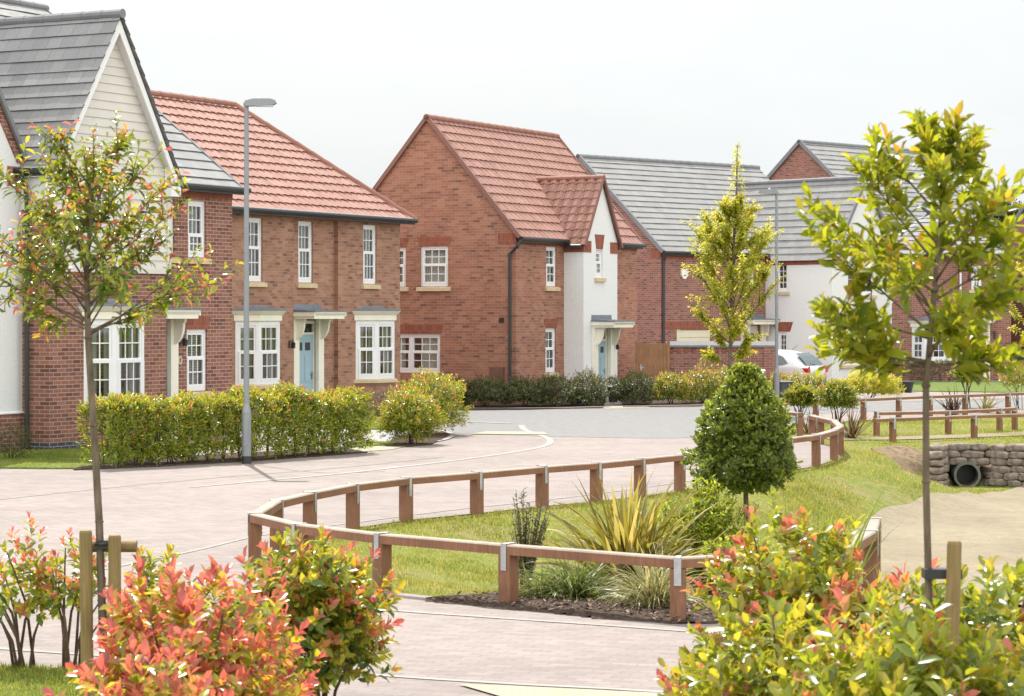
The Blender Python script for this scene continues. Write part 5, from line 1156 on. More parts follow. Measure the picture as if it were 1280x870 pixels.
def hedge(name, label, cat, path, wd, h0, h1, n, ll, mat, group=None, tm='B', lw=.36, red=.12, seed=3, z=.04, base=(.15, .42), tipn=(.42, .68), k=6, lumpy=.08, cover=.55):
    rg = np.random.default_rng(seed); o = np.array(path[0]); P_ = np.array(path, float) - o; t = empty(name, (o[0], o[1], z), 0, label, cat, group)
    seg = np.linalg.norm(np.diff(P_, axis=0), axis=1); cum = np.concatenate([[0], np.cumsum(seg)]); L = cum[-1]
    s = rg.uniform(0, L, n); px_ = np.interp(s, cum, P_[:, 0]); py_ = np.interp(s, cum, P_[:, 1]); i = np.clip(np.searchsorted(cum, s) - 1, 0, len(seg) - 1)
    T_ = np.diff(P_, axis=0)[i] / seg[i][:, None]; Nr = np.stack([T_[:, 1], -T_[:, 0]], 1)
    a = rg.uniform(0, 1, n); topf = rg.random(n) < .38; lat = np.where(topf, rg.uniform(-1, 1, n), np.sign(rg.random(n) - .5 + .12) * rg.uniform(.72, 1.0, n)); inner = rg.random(n) < .12; lat = np.where(inner, rg.uniform(-.8, .8, n), lat)
    H = h1 + np.array([mnoise.noise(Vector((q * 1.1, seed, 0))) + .6 * mnoise.noise(Vector((q * 3.1, seed, 2))) for q in s]) * lumpy * 2
    hh = np.where(topf, H * (1 - .14 * np.abs(lat) ** 3) * rg.uniform(.86, 1.03, n), h0 + (H - h0) * rg.uniform(0, .97, n) ** .85)
    wb = wd / 2 * (1 + np.array([mnoise.noise(Vector((q * .9, w_ * 2.2, seed + 5.))) for q, w_ in zip(s, hh)]) * .45)
    C = np.stack([px_ + Nr[:, 0] * lat * wb, py_ + Nr[:, 1] * lat * wb, hh], 1); e = np.clip((s < .25) * -1. + (s > L - .25) * 1., -1, 1)
    A = np.stack([Nr[:, 0] * lat + T_[:, 0] * e * .8, Nr[:, 1] * lat + T_[:, 1] * e * .8, np.where(topf, 1.3, .55)], 1) + rg.normal(0, .28, (n, 3))
    isr = rg.random(n) < red * np.where(topf, 1.8, .5); tip = np.where(isr, rg.uniform(.72, 1, n), rg.uniform(*tipn, n)) - np.where(topf, 0, .06)
    P, D, Nn, Lf, W, T = shoots(C, A, k, ll, lw, ll * 1.2, rg, rg.uniform(*base, n), tip)
    v, f, tt = leaves(P, D, Nn, Lf, W, T, tm); add('foliage', npmesh('foliage', v, f, tt), mat, t)
    m_ = MB()
    for j in range(int(L / .35)):
        q = .15 + j * .35; x, y = np.interp(q, cum, P_[:, 0]), np.interp(q, cum, P_[:, 1])
        for b in range(3): m_.tube([(x + rg.normal(0, .03), y + rg.normal(0, .03), -.06), (x + rg.normal(0, .10), y + rg.normal(0, .10), h1 * .5), (x + rg.normal(0, .16), y + rg.normal(0, .16), h1 * .9)], [.012, .009, .004], 5)
    part('stem', m_, 'stem', t); return t
hedge('photinia_hedge', 'long clipped photinia hedge in front of the left houses', 'hedge', [(-6.75, 38.75), (-5.7, 39.75), (-4.55, 40.95), (-3.6, 42.2), (-2.85, 43.35)], .85, .06, 1.05, 5200, .105, 'leaf_red', base=(.2, .44), tipn=(.4, .6), red=.04, seed=3, lumpy=.11)
bush('photinia_bush', 'taller back one of two yellow green bushes at the paving corner', 'bush', (-1.68, 49.3), (.78, 1.0, .64), .64, 1700, .085, 'leaf_red', 'corner bushes', 'B', .36, red=.14, base=(.2, .42), tipn=(.44, .6), seed=11, up=.5, low=-.85, z=.05)
bush('photinia_bush', 'smaller front one of two yellow green bushes, on dark mulch at the paving corner', 'bush', (-1.95, 45.7), (.64, .62, .50), .50, 1400, .08, 'leaf_red', 'corner bushes', 'B', .36, red=.08, base=(.2, .42), tipn=(.44, .6), seed=12, up=.4, low=-.9, z=.05)
bush('clipped_shrub', 'dark green rounded shrub at the left picture edge by the white house', 'shrub', (-8.55, 41.0), (.42, .4, .34), .30, 500, .035, 'leaf_dark', None, 'B', .4, red=0, seed=13, up=.2)
bush('clipped_shrub', 'low dark green shrub behind the hedge gap by the hipped roof house', 'shrub', (-2.9, 55.6), (.75, .6, .42), .30, 600, .04, 'leaf_dark', None, 'B', .4, red=0, seed=14, up=.2)
hp_ = [('dark low shrub under the gable wall of the porch house', (-.75, 63.9), (.75, .8, .46)), ('dark low shrub below the meter box', (.35, 64.0), (.7, .8, .42)), ('dark leafy shrub below the narrow ground floor window', (1.15, 64.4), (.75, .85, .52)), ('dark shrub with reddish sprigs left of the porch door', (2.05, 65.0), (.6, .8, .58)), ('dark low shrub at the left end of the porch house bed', (-1.55, 63.8), (.5, .7, .4))]
for i, (lb, lc, rd) in enumerate(hp_): bush('low_shrub', lb, 'shrub', lc, rd, .30, 950, .08, 'leaf_dark', 'shrubs below the porch house', 'B', .4, red=.15 if i != 3 else .5, base=(.1, .5), tipn=(.4, .75), seed=20 + i, up=.8, low=-.6, z=.06)
hp_ = [('green shrub right of the porch door', (3.3, 65.4), (.6, .7, .52), 'leaf_dark', .1), ('pale flecked shrub in front of the timber gate', (4.35, 65.9), (.6, .6, .46), 'leaf_red', .15), ('red tipped shrub in front of the garden wall', (5.3, 66.6), (.7, .7, .62), 'leaf_red', .18), ('red tipped shrub beside the utility cabinet', (6.15, 67.4), (.7, .7, .62), 'leaf_red', .18), ('orange tipped shrub behind the far street lamp', (7.65, 68.4), (.4, .5, .45), 'leaf_red', .25), ('orange tipped shrub in front of the white car', (8.3, 67.8), (.8, .6, .42), 'leaf_red', .2)]
for i, (lb, lc, rd, mt, rdn) in enumerate(hp_): bush('low_shrub', lb, 'shrub', lc, rd, .34, 950, .08, mt, 'shrubs along the garden wall', 'B', .38, red=rdn, base=(.08, .4), seed=30 + i, up=.8, low=-.6, z=.06)
bush('yellow_shrub', 'yellow green shrub behind the far knee rail, right of the clipped pair', 'shrub', (10.5, 70.3), (.95, .7, .48), .36, 1300, .09, 'leaf_lime', None, 'B', .4, base=(.3, .6), tipn=(.6, 1), red=0, seed=37, up=.7, low=-.5)
for i, (lb, lc, r, zc) in enumerate((('rounded photinia on bare stems, left of a pair at the rail end', (6.15, 51.0), .34, .74), ('rounded photinia on bare stems, right of a pair at the rail end', (6.85, 50.4), .43, .78), ('rounded photinia on a thin stem before the far bay window', (12.05, 63.5), .45, .95))):
    bush('clipped_photinia', lb, 'shrub', lc, (r, r * .9, r * .74), zc, 950, .08, 'leaf_red', 'rounded photinias on stems', 'B', .36, red=.03, base=(.12, .32), tipn=(.34, .6), seed=40 + i, up=.5, low=-.8, ns=9, stem_r=.013)
bush('red_tipped_shrub', 'red tipped shrub at the right picture edge before the wheelie bins', 'shrub', (13.3, 63.0), (.55, .5, .42), .85, 380, .07, 'leaf_red', None, 'B', .38, red=.5, base=(.2, .4), seed=45, up=.6, ns=8)
bush('potted_ball', 'small clipped green ball growing in the pot by the porch door', 'shrub', (2.86, 67.9), (.19, .19, .18), .16, 220, .03, 'leaf_dark', None, 'B', .45, red=0, seed=46, z=.42, up=.1, ns=2)
hedge('low_hedge', 'low dark hedge under the far bay window', 'hedge', [(14.2, 88.3), (16.5, 88.4)], .8, .05, .75, 500, .07, 'leaf_dark', seed=47, red=0)

# foreground photinia
FG = dict(group='foreground photinia bushes', tm='A', lw=.225, k=8)
bush('photinia_bush', 'sparse leggy photinia at the far left with bare forked stems above the lawn', 'bush', (-3.42, 16.8), (.34, .3, .42), .62, 77, 0.092, 'leaf_red', red=.5, base=(.22, .42), tipn=(.42, .6), seed=51, up=.7, ns=9, stem_r=.014, inner=.3, low=-.7, **FG)
bush('photinia_bush', 'sparse photinia on one forked stem just left of the twin staked tree', 'bush', (-3.05, 16.75), (.28, .28, .38), .60, 60, 0.092, 'leaf_red', red=.55, base=(.22, .42), tipn=(.42, .6), seed=52, up=.7, ns=8, stem_r=.013, inner=.3, low=-.7, **FG)
bush('photinia_bush', 'tallest thin green photinia shoots just right of the twin stakes', 'bush', (-2.28, 15.2), (.22, .25, .52), .62, 62, 0.097, 'leaf_red', red=.15, base=(.26, .42), tipn=(.45, .62), seed=53, up=1.2, ns=7, stem_r=.01, inner=.2, low=-.9, **FG)
bush('photinia_bush', 'large bright red leaved photinia filling the lower left', 'bush', (-1.52, 11.3), (.56, .5, .64), .66, 575, 0.103, 'leaf_red', red=0.9, base=(.26, .55), tipn=(.45, .62), tipr=(.84, 1.0), seed=54, up=.7, ns=14, stem_r=.013, inner=.25, low=-.8, **FG)
bush('photinia_bush', 'red leaved photinia in front, cut off by the bottom edge at lower left', 'bush', (-1.42, 9.6), (.40, .4, .52), .62, 325, 0.092, 'leaf_red', red=0.8, base=(.24, .5), tipn=(.45, .62), tipr=(.82, 1.0), seed=55, up=.7, ns=10, stem_r=.012, inner=.25, low=-.8, **FG)
bush('photinia_bush', 'green and gold photinia on visible stems, right end of the lower left clump', 'bush', (-1.15, 13.9), (.42, .42, .46), .72, 450, 0.101, 'leaf_red', red=.35, base=(.22, .42), tipn=(.40, .62), seed=56, up=.6, ns=14, stem_r=.013, inner=.25, low=-.8, **FG)
bush('photinia_bush', 'wide golden green photinia at the left end of the lower right clump', 'bush', (1.20, 10.6), (.50, .55, .56), .62, 575, 0.103, 'leaf_red', red=.08, base=(.32, .5), tipn=(.38, .56), seed=57, up=.6, ns=14, stem_r=.012, inner=.25, low=-.85, **FG)
bush('photinia_bush', 'taller photinia with purple red tips in the middle of the lower right clump', 'bush', (1.42, 12.2), (.50, .5, .60), .84, 500, 0.103, 'leaf_red', red=.22, base=(.3, .48), tipn=(.38, .56), seed=58, up=.7, ns=12, stem_r=.012, inner=.25, low=-.85, **FG)
bush('photinia_bush', 'golden photinia in front of the single stake, cut by the bottom edge', 'bush', (1.52, 9.0), (.54, .42, .54), .82, 525, 0.101, 'leaf_red', red=.09, base=(.32, .5), tipn=(.38, .56), seed=59, up=.6, ns=12, stem_r=.012, inner=.25, low=-.85, **FG)
bush('photinia_bush', 'green photinia with small red tips behind the stake at the right edge', 'bush', (2.22, 11.3), (.55, .5, .60), .74, 537, 0.103, 'leaf_red', red=.10, base=(.26, .44), tipn=(.38, .58), seed=60, up=.8, ns=12, stem_r=.012, inner=.25, low=-.85, **FG)
bush('photinia_bush', 'red tinged photinia in the bottom right corner', 'bush', (1.92, 8.9), (.36, .36, .50), .66, 375, 0.097, 'leaf_red', red=.2, base=(.3, .48), tipn=(.38, .56), seed=61, up=.6, ns=10, stem_r=.012, inner=.25, low=-.85, **FG)
bush('photinia_bush', 'green photinia with red tips filling the middle of the lower left clump', 'bush', (-1.62, 13.0), (.48, .4, .46), .62, 380, .098, 'leaf_red', red=.45, tipr=(.84, 1.0), base=(.2, .42), tipn=(.40, .62), seed=62, up=.6, ns=12, stem_r=.012, inner=.25, low=-.85, **FG)
bush('photinia_bush', 'low golden photinia filling the lower left corner of the lower right clump', 'bush', (1.02, 11.6), (.36, .36, .40), .44, 300, .098, 'leaf_red', red=.12, tipr=(.84, 1.0), base=(.28, .46), tipn=(.44, .64), seed=63, up=.6, ns=10, stem_r=.012, inner=.25, low=-.85, **FG)

def blades(name, label, cat, loc, n, ln, wd, tilt, arch, mat, base_r=.05, group=None, seed=1, stiff=.0, tint=(0, 1), z=None, fold=.0):
    rg = np.random.default_rng(seed); z = gz(*loc) if z is None else z; t = empty(name, (loc[0], loc[1], z), 0, label, cat, group)
    az = rg.uniform(0, 2 * math.pi, n); ti = np.radians(rg.uniform(*tilt, n)); L = ln * rg.uniform(.55, 1.1, n); ar = arch * rg.uniform(.2, 1.6, n); S = 8
    b = np.stack([rg.normal(0, base_r, n), rg.normal(0, base_r, n), np.full(n, -.03)], 1); rad = np.stack([np.cos(az), np.sin(az), np.zeros(n)], 1); sd = np.stack([-np.sin(az), np.cos(az), np.zeros(n)], 1)
    tw = rg.uniform(-.9, .9, n); sd = sd * np.cos(tw)[:, None] + np.array([0, 0, 1.]) * np.sin(tw)[:, None]
    Vt = np.zeros((n, (S + 1) * 2, 3)); p = b.copy()
    for s in range(S + 1):
        f = s / S; w_ = wd * (np.minimum(1, .55 + f * 1.5)) * (1 - f ** 2.2) + .0008
        Vt[:, 2 * s] = p + sd * w_ / 2; Vt[:, 2 * s + 1] = p - sd * w_ / 2
        a = ti + ar * f ** 1.6 * 1.9; p = p + (rad * np.sin(a)[:, None] + np.array([0, 0, 1.]) * np.cos(a)[:, None]) * (L / S)[:, None]
    Vt[..., 2] = np.maximum(Vt[..., 2], -.02)
    F1 = np.array([[2 * s, 2 * s + 1, 2 * s + 3, 2 * s + 2] for s in range(S)]); F = (F1[None] + (np.arange(n) * (S + 1) * 2)[:, None, None]).reshape(-1, 4)
    add('leaf_blades', npmesh('leaf_blades', Vt, [F], np.repeat(rg.uniform(*tint, n), (S + 1) * 2)), mat, t)
    return t
blades('flax_plant', 'big arching bronze flax in the middle of the island bed', 'plant', (1.16, 23.2), 300, 1.36, .07, (0, 48), .45, 'blade_flax', .10, seed=71)
blades('sedge_tuft', 'dark green arching sedge tuft behind the front rail', 'plant', (.55, 21.0), 420, .62, .013, (8, 68), .9, 'blade_green', .05, seed=72, tint=(.1, .7))
blades('pale_grass_tuft', 'pale straw coloured grass tuft behind the front rail, right of the dark sedge', 'plant', (1.2, 20.4), 480, .66, .012, (6, 58), .9, 'blade_pale', .05, seed=73)
blades('sedge_tuft', 'small yellowish sedge tuft left of the dark sedge', 'plant', (.22, 21.1), 240, .46, .012, (12, 72), .8, 'blade_green', .05, seed=74, tint=(.4, 1))
blades('sword_plant', 'bright lime sword leaved plant rising behind the lower right bushes', 'plant', (2.2, 17.2), 80, 1.22, .05, (2, 38), .25, 'blade_lime', .10, seed=75, z=0)
blades('pale_grass_tuft', 'striped pale grass tuft at the right end of the front rail', 'plant', (2.95, 19.2), 90, .55, .012, (10, 60), .8, 'blade_pale', .06, seed=76, z=0)
blades('purple_flax', 'dark purple flax at the bend of the loop rail', 'plant', (6.8, 48.1), 48, .80, .036, (3, 58), .2, 'blade_purple', .05, seed=77, z=0)
blades('purple_flax', 'bronze flax by the far rail, left of a pair', 'plant', (10.9, 59.3), 40, .80, .05, (3, 48), .2, 'blade_purple', .06, 'flaxes at the far rail', seed=78, z=0, tint=(.2, .8))
blades('purple_flax', 'green bronze flax by the far rail, right of a pair', 'plant', (11.9, 60.4), 34, .8, .04, (3, 45), .25, 'blade_flax', .06, 'flaxes at the far rail', seed=79, z=0, tint=(0, .7))
blades('purple_flax', 'small dark flax under the rounded photinias', 'plant', (6.2, 49.9), 34, .7, .032, (3, 50), .2, 'blade_purple', .05, seed=80, z=0)
def wispy(name, label, loc, n, h, spread, ll, mat, seed, tm='B', lw=.3, k=16, tint=(.2, .6)):
    rg = np.random.default_rng(seed); t = empty(name, (loc[0], loc[1], gz(*loc)), 0, label, 'shrub'); m_ = MB(); PP, DD, NN, LL, TT = [], [], [], [], []
    for i in range(n):
        a = rg.uniform(0, 6.28); r = spread * rg.uniform(.1, 1); hh = h * rg.uniform(.55, 1.0) * (1 - .25 * r / spread)
        p0 = np.array([rg.normal(0, .03), rg.normal(0, .03), -.04]); p1 = np.array([math.cos(a) * r * .45, math.sin(a) * r * .45, hh * .5]); p2 = np.array([math.cos(a) * r, math.sin(a) * r, hh]); m_.tube([p0, p1, p2], [.006, .004, .002], 5)
        for j in range(k * 2):
            f = rg.uniform(.22, 1); q = (p0 * (1 - f) ** 2 + 2 * p1 * f * (1 - f) + p2 * f * f); b = rg.uniform(0, 6.28)
            d = np.array([math.cos(b), math.sin(b), rg.uniform(.3, 1.3)]); PP.append(q); DD.append(d); NN.append(np.array([-math.cos(b), -math.sin(b), 1.])); LL.append(ll * rg.uniform(.6, 1.2)); TT.append(rg.uniform(*tint))
    L = np.array(LL); v, f, tt = leaves(np.array(PP), np.array(DD), np.array(NN), L, L * lw, np.array(TT), tm); add('foliage', npmesh('foliage', v, f, tt), mat, t); part('stem', m_, 'stem', t); return t
M['leaf_olive'] = leafmat('olive_grey_leaf', [(0, (.05, .065, .03)), (1, (.17, .17, .09))], .35, .5, .3, .4, 1.5)
wispy('wispy_shrub', 'thin olive grey shrub with upright twigs behind the front rail', (.12, 21.7), 40, 1.08, .32, .05, 'leaf_olive', 81, k=24)
wispy('wispy_shrub', 'feathery bright green shrub below the cone shaped evergreen', (1.98, 24.6), 260, 1.32, .60, .075, 'leaf_lime', 82, lw=.32, k=26, tint=(0, .4))
bush('leafy_shrub', 'bright green broad leaved shrub at the foot of the feathery one', 'shrub', (2.2, 22.9), (.40, .4, .26), .22, 150, .085, 'leaf_bay', None, 'A', .3, red=0, base=(.5, .9), tipn=(.8, 1), seed=83, z=-.1, up=.4)

# ------------------------------------------------------------------ trees
def cone_tree():
    rg = np.random.default_rng(91); loc = (2.47, 25.3); z0 = gz(*loc); t = empty('cone_shaped_evergreen', (*loc, z0), 0, 'dense evergreen clipped to a broad cone on a short bare trunk in the island', 'tree')
    m_ = MB(); m_.tube([(.06, 0, -.1), (.03, 0, .35), (0, 0, .8), (-.02, 0, 1.5)], [.04, .036, .03, .015], 9); part('trunk', m_, 'bark', t, smooth=True)
    n = 2300; u = rg.uniform(0, 1, n) ** .8; a = rg.uniform(0, 6.283, n); H0, H1 = .64 - z0, 1.92 - z0
    prof = lambda q: np.where(q < .26, .53 * (.60 + .40 * np.sin(np.clip(q / .26, 0, 1) * math.pi / 2)), .53 * (1 - np.clip((q - .26) / .76, 0, 1)) ** .66) + .02
    lum = np.array([mnoise.noise(Vector((math.cos(x) * 1.7, math.sin(x) * 1.7, y * 4))) for x, y in zip(a, u)])
    r = prof(u) * (1 + .30 * lum) * rg.uniform(.6, 1.08, n); C = np.stack([np.cos(a) * r - .02, np.sin(a) * r, H0 + (H1 - H0) * u], 1)
    A = np.stack([np.cos(a), np.sin(a), .35 + u * .8 - (u < .1) * .7], 1) + rg.normal(0, .25, (n, 3)); tip = rg.uniform(.3, 1, n) * (.55 + .45 * u)
    P, D, Nn, L, W, T = shoots(C, A, 7, .085, .22, .07, rg, rg.uniform(.2, .6, n), tip, (25, 75)); v, f, tt = leaves(P, D, Nn, L, W, T, 'A'); add('crown', npmesh('crown', v, f, tt), 'leaf_bay', t)
cone_tree()
def sapling(name, label, loc, trunk, trad, branches, ll, mat, seed, z=0., k=7, tm='A', lw=.22, nsh=6, red=.2, base=(.25, .45), tipn=(.4, .65), tipr=(.7, 1), curl=.25, sub=3, leader=None, sp=(25, 80), brad=.012, slen=None):
    """branches: (height on trunk, azimuth deg, elevation deg, length)"""
    rg = np.random.default_rng(seed); t = empty(name, (*loc, z), 0, label, 'tree'); m_ = MB(); tr = [np.array(p, float) for p in trunk]; m_.tube(tr, list(np.interp(np.linspace(0, 1, len(tr)), [0, .6, 1], [trad, trad * .75, trad * .25])), 10)
    for p in tr[1:-2]:
        m_.tube([p - np.array([0, 0, .012]), p, p + np.array([0, 0, .012])], [trad * .7, trad * 1.12, trad * .7], 8)
    part('trunk', m_, 'bark', t, smooth=True); zt = np.array([p[2] for p in tr]); C, A = [], []; bm_ = MB()
    for h, az, el, L in branches:
        p0 = np.array([np.interp(h, zt, [p[i] for p in tr]) for i in range(3)]); a, e = math.radians(az), math.radians(el); d = np.array([math.cos(a) * math.cos(e), math.sin(a) * math.cos(e), math.sin(e)])
        c = np.array([0, 0, 1.]) * rg.uniform(.0, .2) + rg.normal(0, .08, 3); pts = [p0 + d * L * f + c * L * f * f * .5 for f in (0, .25, .5, .75, 1)]; bm_.tube(pts, [brad, brad * .8, brad * .6, brad * .45, brad * .25], 6)
        def at(f): return p0 + d * L * f + c * L * f * f * .5
        for j in range(nsh):
            f = rg.uniform(.45, 1) if j else 1.; C.append(at(f)); A.append(d * .9 + np.array([0, 0, .5]) + rg.normal(0, .35, 3))
        for j in range(sub):
            f = rg.uniform(.3, .9); q = at(f); dd = d + rg.normal(0, .6, 3); dd[2] += .35; dd /= np.linalg.norm(dd); l2 = L * rg.uniform(.25, .45); q2 = q + dd * l2
            bm_.tube([q, q + dd * l2 * .5 + np.array([0, 0, -.01]), q2], [brad * .5, brad * .35, brad * .2], 5)
            for g in (1., .65, .35)[:2 if l2 < .15 else 3]: C.append(q + dd * l2 * g); A.append(dd + np.array([0, 0, .4]) + rg.normal(0, .3, 3))
    part('branches', bm_, 'bark', t, smooth=True)
    if leader:
        for p, a in leader: C.append(np.array(p)); A.append(np.array(a))
    C, A = np.array(C), np.array(A); n = len(C); isr = rg.random(n) < red; tip = np.where(isr, rg.uniform(*tipr, n), rg.uniform(*tipn, n))
    P, D, Nn, L, W, T = shoots(C, A, k, ll, lw, ll * .9 if slen is None else slen, rg, rg.uniform(*base, n), tip, sp); v, f, tt = leaves(P, D, Nn, L, W, T, tm, np.full(len(L), curl)); add('crown', npmesh('crown', v, f, tt), mat, t); return t
# left tree between two stakes
rg = np.random.default_rng(5); X0 = -2.56
br = [(2.36 + i * .055, 137.5 * i + 20, 24 + i * 2.0 + rg.uniform(-8, 8), .80 - i * .022 + rg.uniform(-.1, .1)) for i in range(18)] + [(2.4 + i * .05, 97 * i + 50, 42 + rg.uniform(-10, 16), .62 + rg.uniform(-.12, .12)) for i in range(10)] + [(2.45, 172, 22, .9), (2.38, 5, 28, 1.0), (2.6, 190, 32, .75), (2.75, 10, 50, .75), (3.0, 160, 62, .55), (3.1, 30, 68, .5), (2.9, 100, 55, .4), (2.38, 10, 20, .45), (2.4, 150, 15, .42)]
sapling('young_tree', 'slim young tree with red tinged leaves tied between two stakes at left', (X0, 15.0), [(0.02, 0, -.1), (0, 0, .6), (-.02, 0, 1.2), (-.055, 0, 1.8), (-.09, 0, 2.35), (-.10, 0, 2.8), (-.06, 0, 3.2), (-.12, 0, 3.52)], .027, br, .092, 'leaf_red', 101, red=.38, base=(.22, .40), tipn=(.34, .54), tipr=(.72, .98), k=5, nsh=6, sub=5, lw=.17, curl=.25, sp=(30, 85), leader=[((-.12, 0, 3.55), (0, 0, 1)), ((-.1, 0, 3.4), (.1, 0, 1))], brad=.0078)
def stake(label, loc, lean, top, r=.04, group=None):
    t = empty('tree_stake', (*loc, 0), 0, label, 'stake', group); m_ = MB(); m_.tube([(0, 0, -.1), (lean * top, 0, top - .012), (lean * top, 0, top)], [r, r, r * .86], 14); part('pole', m_, 'stake', t); return t
stake('round timber stake left of the slim trunk', (X0 - .082, 14.95), -.012, 1.15, .040, 'twin stakes of the left tree'); stake('round timber stake right of the slim trunk', (X0 + .085, 14.95), .0, 1.12, .040, 'twin stakes of the left tree')
t = empty('cross_bar', (X0 + .02, 15.06, 1.04), 0, 'half round timber bar nailed across the twin stakes', 'timber bar'); m_ = MB(); m_.tube([(-.13, 0, 0), (.185, 0, 0)], .038, 14); part('bar', m_, 'stake', t)
t = empty('tree_tie', (X0, 15.0, 1.06), 0, 'black rubber tie holding the slim trunk to the cross bar', 'tree tie', 'tree ties'); m_ = MB(); m_.tube([(-.035, -.03, 0), (-.0, -.045, 0), (.04, -.03, 0), (.05, .03, 0), (-.03, .04, 0), (-.035, -.03, 0)], .014, 6); m_.box(FRONT_(0, -.02), -.035, .055, -.02, .02, -.025, .025); part('strap', m_, 'black', t)
# right tree on a single stake
XR, YR = 1.74, 10.0
br = [(2.24 + i * .039, 137.5 * i, 16 + i * 1.7 + rg.uniform(-10, 10), float(np.interp(i, [0, 8, 16, 23], [.40, .46, .34, .16])) * rg.uniform(.8, 1.2)) for i in range(24)] + [(2.42, 183, 40, .56), (2.52, 176, 40, .54), (2.35, 5, 30, .40), (2.25, 200, 18, .46), (2.3, 160, 10, .42), (2.6, 20, 30, .34), (2.28, 10, 5, .30), (2.3, 185, 4, .40), (2.28, 150, 0, .3)]
sapling('young_tree', 'young tree with large yellow green leaves tied to one stake at right', (XR, YR), [(.0, 0, -.1), (-.005, 0, .6), (0, 0, 1.2), (-.015, 0, 1.8), (-.015, 0, 2.2), (.02, 0, 2.6), (.05, 0, 2.95), (.08, 0, 3.22)], .0185, br, .108, 'leaf_tree', 102, red=.07, base=(.34, .50), tipn=(.44, .58), tipr=(.62, .78), k=6, nsh=5, sub=3, lw=.185, curl=.04, sp=(20, 68), leader=[((.08, 0, 3.24), (.1, 0, 1)), ((.05, 0, 3.1), (0, .2, 1)), ((.07, .02, 2.98), (.4, 0, 1)), ((.02, .02, 2.95), (-.4, 0, 1))], brad=.0065)
stake('leaning round timber stake beside the right hand trunk', (XR + .045, YR - .08), .028, 1.56, .030)
t = empty('tree_tie', (XR + .03, YR - .03, 1.42), 0, 'black rubber tie round the right hand trunk and its leaning stake', 'tree tie', 'tree ties'); m_ = MB(); m_.box(FRONT_(0, -.03), -.06, .095, -.085, .0, -.02, .02); part('strap', m_, 'black', t, bevel=.012)
# lime tree in the middle distance
XM, YM = 5.45, 60.0
br = [(1.35 + i * .098, 137.5 * i, 50 + rg.uniform(-12, 12), float(np.interp(1.35 + i * .098, [1.3, 2.2, 3.2, 4.2, 5.2], [.9, 1.75, 1.45, .85, .3])) * rg.uniform(.75, 1.2)) for i in range(40)] + [(1.2, 180, 25, .8), (1.3, 20, 30, .6), (3.6, 170, 62, 1.3), (3.3, 200, 60, 1.5)]
sapling('lime_green_tree', 'upright young tree with lime yellow leaves in front of the grey roofed house', (XM, YM), [(0, 0, -.1), (0, 0, 1.2), (.03, 0, 2.4), (.08, 0, 4.0), (.16, 0, 5.4), (.18, 0, 6.7)], .055, br, .13, 'leaf_lime', 103, k=9, tm='B', nsh=16, sub=9, lw=.45, red=.25, base=(.25, .6), tipn=(.5, .8), tipr=(.8, 1), slen=.16, sp=(30, 90), leader=[((.17 + .22 * (1 - i / 26) * math.cos(i * 2.4), .22 * math.sin(i * 2.4), 5.3 + i * .06), (.6 * math.cos(i * 2.4), .6 * math.sin(i * 2.4), 1)) for i in range(24)], brad=.02)
br = [(1.4 + i * .11, 137.5 * i, 40 + rg.uniform(-10, 14), 1.15 - i * .02 + rg.uniform(-.2, .25)) for i in range(20)]
sapling('lime_green_tree', 'yellow green tree at the right picture edge, half out of view', (14.6, 66.0), [(0, 0, -.1), (0, 0, 1.2), (.03, 0, 2.4), (.05, 0, 4.2)], .05, br, .13, 'leaf_lime', 104, k=8, tm='B', nsh=10, sub=5, lw=.4, red=.2, base=(.35, .7), tipn=(.6, .9), slen=.14, sp=(30, 90), brad=.02)
def big_tree(label, loc, H, r, seed):
    rg = np.random.default_rng(seed); t = empty('distant_tree', (*loc, 0), 0, label, 'tree', 'trees beyond the houses'); m_ = MB(); m_.tube([(0, 0, -.1), (0, 0, H * .4), (.2, 0, H * .75)], [.28, .2, .08], 8); part('trunk', m_, 'bark', t)
    Cs, As = [], []
    for i in range(16):
        c = rg.normal(0, .45, 3) * np.array([r, r, H * .28]) + np.array([0, 0, H * .66]); rr = r * rg.uniform(.35, .55); C, A = shell(rg, 150, (rr, rr, rr * .85), 0, .3, .5, -.9); Cs.append(C + c); As.append(A)
    C = np.concatenate(Cs); A = np.concatenate(As); n = len(C); C[:, 2] = np.minimum(C[:, 2], H)
    P, D, Nn, L, W, T = shoots(C, A, 6, .24, .5, .3, rg, rg.uniform(.1, .6, n), rg.uniform(.4, 1, n), (20, 85)); v, f, tt = leaves(P, D, Nn, L, W, T, 'B'); add('crown', npmesh('crown', v, f, tt), 'leaf_far', t)
big_tree('dark green tree rising behind the brick gable at the right edge', (29.5, 140), 9.6, 2.6, 111); big_tree('lower dark tree beside the roof of the low grey roofed house', (26.6, 138), 7.6, 2.2, 112)
big_tree('dark tree showing between the brick gable and the right edge', (33.5, 150), 9.9, 3., 113)

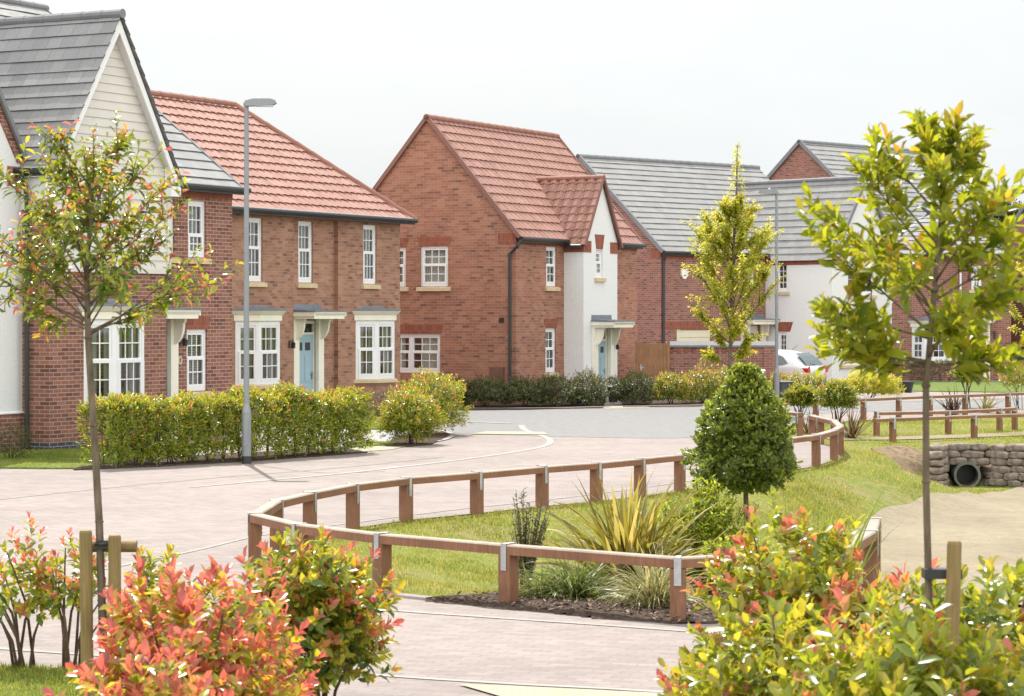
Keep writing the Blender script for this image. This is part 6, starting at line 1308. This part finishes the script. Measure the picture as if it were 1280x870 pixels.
# ------------------------------------------------------------------ grass blades on the banks and lawns
def grass_blades(name, polys, dens, h, seed, label=None, onlawn=None, w_=.006, avoid=None, wet=(0, 1)):
    rg = np.random.default_rng(seed); Q = []
    for poly, dn in zip(polys, dens):
        P = np.array(poly); x0, y0 = P.min(0); x1, y1 = P.max(0); n = int((x1 - x0) * (y1 - y0) * dn); q = np.stack([rg.uniform(x0, x1, n), rg.uniform(y0, y1, n)], 1); _, ins = poly_dist(q, poly); q = q[ins]
        q = q[np.abs(q[:, 0]) < .2133 * q[:, 1] + .5]; Q.append(q)
    q = np.concatenate(Q)
    if avoid:
        for av in avoid: _, i2 = poly_dist(q, av); q = q[~i2]
    pat = np.array([mnoise.noise(Vector((a * .8, b * .5, 3.))) + .6 * mnoise.noise(Vector((a * 2.9, b * 2.2, 1.))) for a, b in q]); keep = rg.random(len(q)) < np.clip(.85 + pat * 1.1, .12, 1) if onlawn is None else rg.random(len(q)) < .99; q = q[keep]; pat = pat[keep]
    n = len(q); z = ground_z(q) - .012 if onlawn is None else np.full(n, onlawn); a = rg.uniform(0, 6.283, n); H = h * rg.uniform(.5, 1.3, n) * np.clip(1 + pat * .6, .5, 1.6); lean = rg.uniform(.1, .9, n)
    k = np.sqrt(np.maximum(1, q[:, 1] / 22)); b = np.concatenate([q, z[:, None]], 1); s = np.stack([-np.sin(a), np.cos(a), np.zeros(n)], 1) * (w_ * k / 2)[:, None]; d = np.stack([np.cos(a) * lean, np.sin(a) * lean, np.ones(n)], 1); d /= np.linalg.norm(d, axis=1)[:, None]
    V = np.stack([b + s, b - s, b + d * (H * .6)[:, None] - s * .6 + np.array([0, 0, .0]), b + d * (H * .6)[:, None] + s * .6, b + d * H[:, None] + np.stack([np.cos(a), np.sin(a), -np.ones(n)], 1) * (H * lean * .25)[:, None]], 1)
    F4 = np.array([[0, 1, 2, 3]])[None] + (np.arange(n) * 5)[:, None, None]; F3 = np.array([[3, 2, 4]])[None] + (np.arange(n) * 5)[:, None, None]
    tint = np.clip(rg.uniform(*wet, n) * .7 + .25 - pat * .45, 0, 1)
    return tag(add(name, npmesh(name, V, [F4.reshape(-1, 4), F3.reshape(-1, 3)], np.repeat(tint, 5)), 'grass'), label, None, None, 'stuff')
BED = [(-.6, 20.85), (1.35, 19.35), (2.3, 19.6), (3.0, 20.5), (3.1, 22.0), (2.5, 23.0), (1.6, 22.7), (.7, 21.6), (-.1, 21.2)]
isl = [(x, y) for x, y in OVAL if y < 37] + [(8, 36), (5, 30), (4.2, 23)] + FRONT
grass_blades('grass', [isl, [(2, 33), (5, 39.3), (5.8, 42.4), (6, 44.7), (6.4, 45.6), (9.3, 46.9), (20, 49), (20, 36), (8, 34)], RAILSIDE + [(20, 48), (9.3, 47.2), (6.3, 45.8)]], [1500, 650, 320], .05, 121, 'short patchy grass covering the island and the bank', avoid=[[(x + .14 + .10 * math.sin(y * 7.3) + .08 * math.sin(y * 17.1), y - .05) for x, y in SANDPOLY], BED, [(7.3, 43.4), (9.6, 43.4), (9.6, 44.9), (7.3, 44.9)]])
grass_blades('lawn_grass', [LAWN_F], [2600], .04, 122, 'mown grass of the lawn in the bottom left corner', onlawn=.03, wet=(0, .6))
grass_blades('lawn_grass', [LAWN_L, LAWN_M, LAWN_N], [700] * 3, .035, 123, 'mown grass of the small lawns by the left houses', onlawn=.03, wet=(0, .5))
